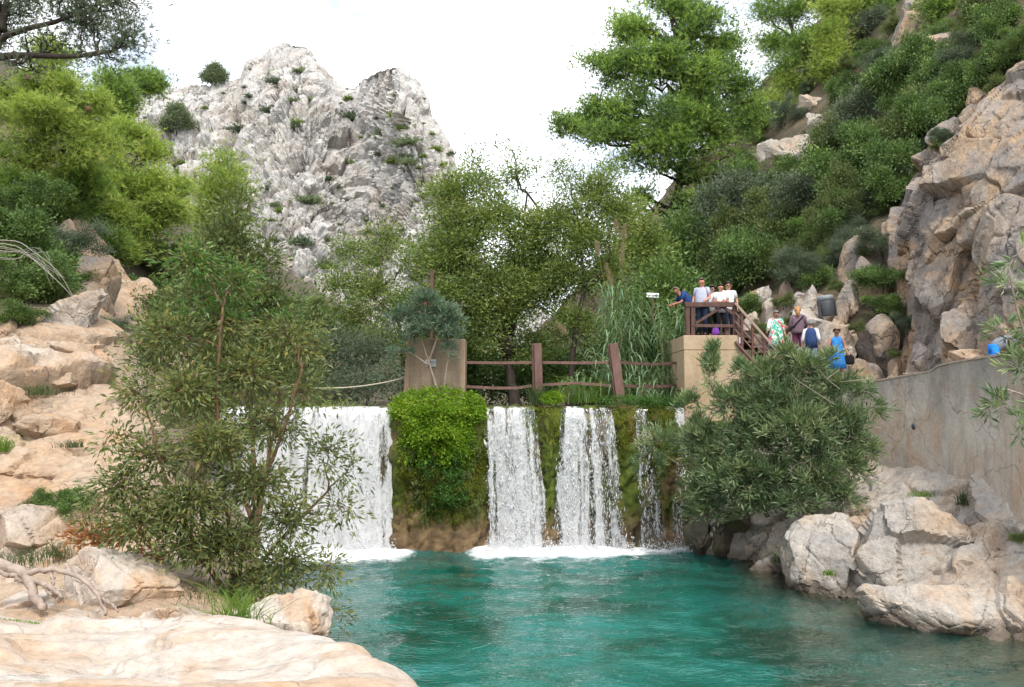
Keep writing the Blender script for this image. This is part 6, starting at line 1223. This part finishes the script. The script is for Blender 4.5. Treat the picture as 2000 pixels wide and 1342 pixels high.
def person(label, feet, rz, h, J=None, skin=S_FAIR, hair=('short', H_DARK), top=None, sleeve=None, sl=.55, bottom=None, legs=1.0, dress=None, hem=.45, shoes=C_SHOE, glasses=False, stout=1.0, name='person', look=0.0, vest=None, extra=None):
    j = {k: np.array(v, float) for k, v in J0.items()}; j.update({k: np.array(v, float) for k, v in (J or {}).items()})
    root = thing(name, label, 'person', feet, rz, None); root.scale = (h / 1.72,) * 3
    hd = j['head']; nk = j['neck']; ax = unit(hd - nk); fw = np.array([math.sin(look), -math.cos(look), 0]); fw = unit(fw - ax * (fw @ ax) * .6)
    names = ['pelvis', 'waist', 'chest', 'neck']; pts = [j[k] for k in names] + [hd - ax * .082 + fw * .012, hd + ax * .0, hd + ax * .07]; rad = [(.125, .105), (.118, .095), (.135, .10), (.052, .055), (.066, .074), (.088, .104), (.070, .084)]; ed = [(i, i + 1) for i in range(6)]
    def chain(start, ks, rs):
        prev = start
        for k, r in zip(ks, rs): pts.append(j[k]); rad.append((r, r)); ed.append((prev, len(pts) - 1)); prev = len(pts) - 1
    for s in 'LR':
        chain(2, ['sh' + s, 'el' + s, 'wr' + s], [.055, .042, .028]); chain(0, ['hip' + s, 'kn' + s, 'an' + s, 'to' + s], [.085, .056, .038, .036])
    me = bpy.data.meshes.new('tmp'); me.from_pydata([tuple(p) for p in pts], ed, []); o = bpy.data.objects.new('tmp', me); COL.objects.link(o)
    md = o.modifiers.new('skin', 'SKIN'); sv = me.skin_vertices[0].data
    for i, r in enumerate(rad): sv[i].radius = (r[0] * (stout if i < 3 else 1), r[1] * (stout if i < 3 else 1)); sv[i].use_root = i == 0
    o.modifiers.new('sub', 'SUBSURF').levels = 2; dg = bpy.context.evaluated_depsgraph_get(); em = o.evaluated_get(dg).to_mesh()
    V = np.zeros(len(em.vertices) * 3); em.vertices.foreach_get('co', V); V = V.reshape(-1, 3); F4 = [list(p.vertices) for p in em.polygons]
    Q = [f for f in F4 if len(f) == 4]; T = [f for f in F4 if len(f) == 3]; bpy.data.objects.remove(o); bpy.data.meshes.remove(me)
    sd = unit(np.cross(ax, fw)); B_ = MB(); B_.add(V, Q, T if T else None)
    nose = hd + fw * .104 - ax * .012; B_.ball(nose, (.014, .02, .022), 8, 6)
    for q in (-1, 1): B_.ball(hd + sd * q * .088 - ax * .005 + fw * -.008, (.010, .022, .032), 8, 6)
    for s, q in (('L', 1), ('R', -1)): hand(B_, j['wr' + s], j['wr' + s] - j['el' + s], q)
    B_.build('body', skin, root, True)
    for q in (-1, 1):
        MB().ball(hd + fw * .096 + sd * q * .034 + ax * .012, .010, 8, 6).build('eye', M_INK_SHADE, root, True)
    MB().ball(hd + fw * .096 - ax * .052, (.022, .010, .006), 8, 6).build('mouth', plain('lips', (.30, .10, .09), .6) if 'lips' not in bpy.data.materials else bpy.data.materials['lips'], root, True)
    kind, hm = hair; U = MB(); U.ball((0, 0, 0), 1, 22, 14); Vh = np.concatenate(U.V); Qh = np.concatenate(U.Q); Th = np.concatenate(U.T); R = np.stack([sd, -fw, ax], 1)
    low = {'short': -.30, 'crop': -.18, 'bob': -.75, 'tail': -.35, 'curly': -.40}[kind]; g = {'short': 1.0, 'crop': .98, 'bob': 1.17, 'tail': 1.10, 'curly': 1.22}[kind]
    front = {'short': .58, 'crop': .66, 'bob': .48, 'tail': .5, 'curly': .48}[kind]
    keepv = np.where(Vh[:, 1] < -.12, Vh[:, 2] > front, Vh[:, 2] > low); Vh2 = Vh * np.array([.090, .108, .118]) * g; Vh2 += R.T[0] * 0
    if kind != 'crop': Vh2 *= (1 + .07 * noise(Vh * 3.1, 7))[:, None]
    Vw = hd + Vh2 @ R.T + ax * .008; ok = lambda f: keepv[f].all(1); hv = MB(); hv.add(Vw, Qh[ok(Qh)], Th[ok(Th)])
    if kind == 'tail':
        p0 = hd - fw * .10 + ax * .02; hv.tube([p0, p0 - fw * .05 - ax * .03, p0 - fw * .055 - ax * .13, p0 - fw * .03 - ax * .25], .04, .02, 9, radii=[.035, .05, .055, .02])
    ho = hv.build('hair', hm, root, True); sm = ho.modifiers.new('thick', 'SOLIDIFY'); sm.thickness = .009; sm.offset = 1
    if glasses:
        G_ = MB()
        for q in (-1, 1): G_.ball(hd + fw * .108 + sd * q * .037 + ax * .012, (.030, .010, .023), 10, 6); G_.bar(hd + fw * .092 + sd * q * .06 + ax * .016, hd + sd * q * .088 + ax * .014, .006, .008)
        G_.build('sunglasses', M_GLASS, root, True)
    st = stout; tz = lambda k, dz=0: j[k] + np.array([0, 0, dz])
    shc = (j['shL'] + j['shR']) / 2
    if top:
        bent = abs(j['chest'][1] - j['pelvis'][1]) > .15
        if bent:
            m = MB(); m.tube([tz('pelvis', -.06), j['waist'], j['chest'], shc, nk], .1, .1, 16, radii=[.165 * st, .155 * st, .17, .15, .07])
        else:
            m = MB(); m.rings([(tz('pelvis', -.10), .175 * st, .135 * st), (tz('pelvis'), .172 * st, .135 * st), (tz('waist'), .158 * st, .128 * st), (tz('chest', -.05), .178 * (st + 1) / 2, .135 * (st + 1) / 2), (tz('chest', .06), .178, .125), (shc + [0, 0, .0], .160, .095), (shc + [0, 0, .04], .105, .075), (nk + [0, 0, .005], .066, .066)], 20)
        m.build('shirt', top, root, True)
        m = MB()
        for s in 'LR':
            a = j['sh' + s]; b = j['el' + s]; e = j['wr' + s]; inn = a + (shc - a) * .35
            path = [inn, a, a + (b - a) * min(1, sl)] if sl <= 1 else [inn, a, b, b + (e - b) * (sl - 1)]
            mm = MB(); mm.tube(path, .07, .06, 10, radii=[.064, .066, .060] if sl <= 1 else [.068, .072, .056, .045]); mm.build('sleeve', sleeve or top, root, True)
    if vest:
        m = MB(); m.rings([(tz('pelvis', -.12), .185 * st, .145 * st), (tz('waist'), .17 * st, .14 * st), (tz('chest', .04), .192, .142), (shc + [0, 0, .02], .165, .105), (shc + [0, 0, .06], .10, .085)], 20); m.build('vest', vest, root, True)
    if bottom:
        m = MB(); m.rings([(tz('pelvis', -.10), .165 * st, .125 * st), (tz('pelvis', .0), .160 * st, .124 * st), (tz('pelvis', .08), .150 * st, .118 * st)], 18)
        for s in 'LR':
            a, b, c = j['hip' + s], j['kn' + s], j['an' + s]; e = b + (c - b) * legs
            m.tube([a + [0, 0, .05], a + (b - a) * .3, b, e] if legs > 0 else [a + [0, 0, .05], a + (b - a) * .5, b], .1, .06, 12, radii=([.10, .098, .074, .060] if legs > 0 else [.10, .10, .09]))
        m.build('trousers', bottom, root, True)
    if dress:
        m = MB(); c0 = (j['knL'] + j['knR']) / 2; hemc = np.array([c0[0] * .6, c0[1] * .6, hem]); pv = j['pelvis']
        m.rings([(hemc, .235 * st, .19 * st), (hemc + (pv - hemc) * .5, .215 * st, .17 * st), (tz('pelvis'), .19 * st, .15 * st), (tz('waist'), .158 * st, .128 * st), (tz('chest', -.02), .178, .138), (tz('chest', .06), .180, .125), (shc + [0, 0, .015], .160, .09), (shc + [0, 0, .035], .10, .07)], 22); m.build('dress', dress, root, True)
        if sleeve:
            for s in 'LR':
                a = j['sh' + s]; b = j['el' + s]; e = j['wr' + s]; mm = MB(); mm.tube([a + (shc - a) * .35, a, b, b + (e - b) * .35], .07, .06, 10, radii=[.066, .07, .06, .07]); mm.build('sleeve', sleeve, root, True)
    for s in 'LR':
        a, t = j['an' + s], j['to' + s]; dd = unit((t - a) * np.array([1, 1, 0])); MB().rings([((a + t) / 2 * [1, 1, 0] + [0, 0, .002] - dd * .02 + [0, 0, min(a[2], t[2]) - .035], .048, .13), ((a + t) / 2 * [1, 1, 0] - dd * .02 + [0, 0, min(a[2], t[2]) + .015], .046, .125), (a * [1, 1, 0] + dd * .05 + [0, 0, min(a[2], t[2]) + .05], .036, .07)], 12).build('shoe', shoes, root, True)
    if extra: extra(root, j, hd, fw, sd, ax)
    return root
def ft(px, py, Y): return P(px, py, Y)
FL = FZ + .035
def onp(px, Y): q = P(px, 650, Y); q[2] = FL; return q
person('man in a navy t-shirt leaning out over the left end of the platform railing', onp(1350, 26.5), -1.35, 1.74, dict(waist=(0, -.06, 1.07), chest=(0, -.22, 1.20), neck=(0, -.36, 1.31), head=(0, -.46, 1.42), shL=(.17, -.30, 1.30), shR=(-.17, -.30, 1.30), elL=(.22, -.40, 1.04), elR=(-.22, -.40, 1.04), wrL=(.10, -.58, .98), wrR=(-.10, -.58, .98)),
       S_TAN, ('crop', H_SHAVE), C_NAVY, None, .75, C_BLACK, stout=1.1)
person('big man in a pale grey-blue t-shirt and jeans resting a hand on the rail', onp(1372, 26.25), -.55, 1.80, dict(head=(.01, -.03, 1.60), elL=(.27, -.06, 1.13), wrL=(.22, -.36, 1.00), elR=(-.25, -.02, 1.13), wrR=(-.26, -.10, .90)), S_RED, ('crop', H_SHAVE), C_LILAC, None, .7, C_JEAN, stout=1.28, look=.75)
person('woman with a dark bob, sunglasses and white blouse standing behind the railing', onp(1392, 26.5), .1, 1.60, dict(elL=(.23, -.05, 1.12), wrL=(.10, -.24, 1.15), elR=(-.23, -.02, 1.12), wrR=(-.12, -.22, 1.10)), S_FAIR, ('bob', H_DARK), C_WHITE, None, 1.3, C_BLACK, glasses=True)
def can(root, j, hd, fw, sd, ax): pass
person('young man in a white and plaid shirt with arms folded near the railing corner', onp(1409, 26.25), .05, 1.62, dict(elL=(.24, -.03, 1.12), wrL=(.05, -.22, 1.14), elR=(-.24, -.05, 1.13), wrR=(-.04, -.24, 1.10)), S_RED, ('short', H_DARK), C_WHITE, C_WHITE, .7, C_BLACK, legs=.9, extra=lambda r, j, *a: MB().rings([(j['pelvis'] + [0, 0, -.18], .182, .142), (j['pelvis'] + [0, 0, .12], .168, .134)], 18).build('plaid_shirt_tail', C_PLAID, r, True))
person('man in glasses and a white t-shirt standing behind the one with folded arms', onp(1424, 26.9), -.1, 1.78, dict(elR=(-.25, .0, 1.14), wrR=(-.20, -.20, 1.0), elL=(.26, .03, 1.13), wrL=(.24, -.1, .9)), S_FAIR, ('short', H_DARK), C_WHITE, None, .65, C_JEAN, glasses=True)
q = onp(1398, 26.0) + np.array([0, 0, 0]); root = thing('carrier_bag', 'small purple bag standing on the platform floor behind the railing', 'bag', q)
MB().rings([((0, 0, 0), .10, .06), ((0, 0, .10), .13, .08), ((0, 0, .24), .08, .05), ((0, 0, .30), .04, .03)], 14).build('bag_body', C_PURPLE, root, True); MB().tube([(-.06, 0, .26), (-.04, 0, .38), (.04, 0, .38), (.06, 0, .26)], .008, .008, 5).build('bag_handle', C_PURPLE, root, True)
person('grey-haired woman in a green floral dress holding the stair handrail', ft(1517, 709, 26.0), .05, 1.62, dict(head=(-.01, -.06, 1.58), elR=(-.26, -.02, 1.12), wrR=(-.36, -.22, 1.02), elL=(.24, .0, 1.12), wrL=(.26, -.12, .90)), S_TAN, ('short', H_GREY), None, C_FLORAL, dress=C_FLORAL, hem=.52, shoes=C_SAND, stout=1.2)
def strap(root, j, hd, fw, sd, ax): MB().tube([(-.16, .13, 1.40), (-.05, .165, 1.28), (.08, .17, 1.14), (.17, .12, 1.02)], .022, .022, 6).build('shoulder_strap', C_BLACK, root, True)
person('blond woman with a ponytail in a mauve top seen from behind', ft(1560, 703, 26.8), 2.9, 1.68, dict(elR=(-.27, -.02, 1.13), wrR=(-.22, -.20, 1.02)), S_FAIR, ('tail', H_BLOND), C_MAUVE, None, 1.8, C_PLUM, stout=1.2, extra=strap)
person('grey-haired person in a navy vest over white sleeves seen from behind', ft(1586, 728, 26.0), 2.7, 1.60, dict(elL=(.26, .02, 1.12), wrL=(.30, -.02, .88)), S_FAIR, ('curly', H_GREY), C_WHITE, None, 1.6, C_PALEB, vest=C_VEST, stout=1.1)
def handbag(root, j, hd, fw, sd, ax):
    w = j['elL']; m = MB(); c = w + [.10, -.02, -.42]; m.rings([(c - [0, 0, .15], .13, .07), (c - [0, 0, .09], .17, .09), (c + [0, 0, .05], .16, .085), (c + [0, 0, .13], .12, .06), (c + [0, 0, .15], .09, .03)], 16); m.build('handbag', C_BLACK, root, True)
    MB().tube([c + [-.08, 0, .12], w + [.0, -.02, .02], c + [.08, 0, .12]], .010, .010, 6).build('handbag_strap', C_BLACK, root, True)
person('tanned woman in sunglasses and a bright blue dress carrying a black handbag', ft(1636, 748, 24.95), -.15, 1.62, dict(head=(.0, -.06, 1.59), elL=(.25, .0, 1.14), wrL=(.27, -.14, .95), elR=(-.25, -.04, 1.14), wrR=(-.30, -.16, .95), knL=(.10, -.10, .50), anL=(.10, .04, .10), toL=(.11, -.10, .03), anR=(-.08, .06, .085), toR=(-.09, -.09, .03)), S_TAN, ('curly', H_ASH), None, None, dress=C_BLUEDRESS, hem=.44, shoes=C_SAND, glasses=True, stout=1.15, extra=handbag)
person('person in a grey top and bright blue trousers bent over behind the wall', ft(1943, 752, 20.2), 1.45, 1.62, dict(waist=(0, -.13, 1.03), chest=(0, -.32, 1.08), neck=(0, -.50, 1.13), head=(0, -.63, 1.17), shL=(.17, -.42, 1.12), shR=(-.17, -.42, 1.12), elL=(.2, -.48, .86), elR=(-.2, -.48, .86), wrL=(.12, -.54, .64), wrR=(-.12, -.54, .64)), S_FAIR, ('short', H_DARK), C_GREYC, None, .8, C_BLUE)
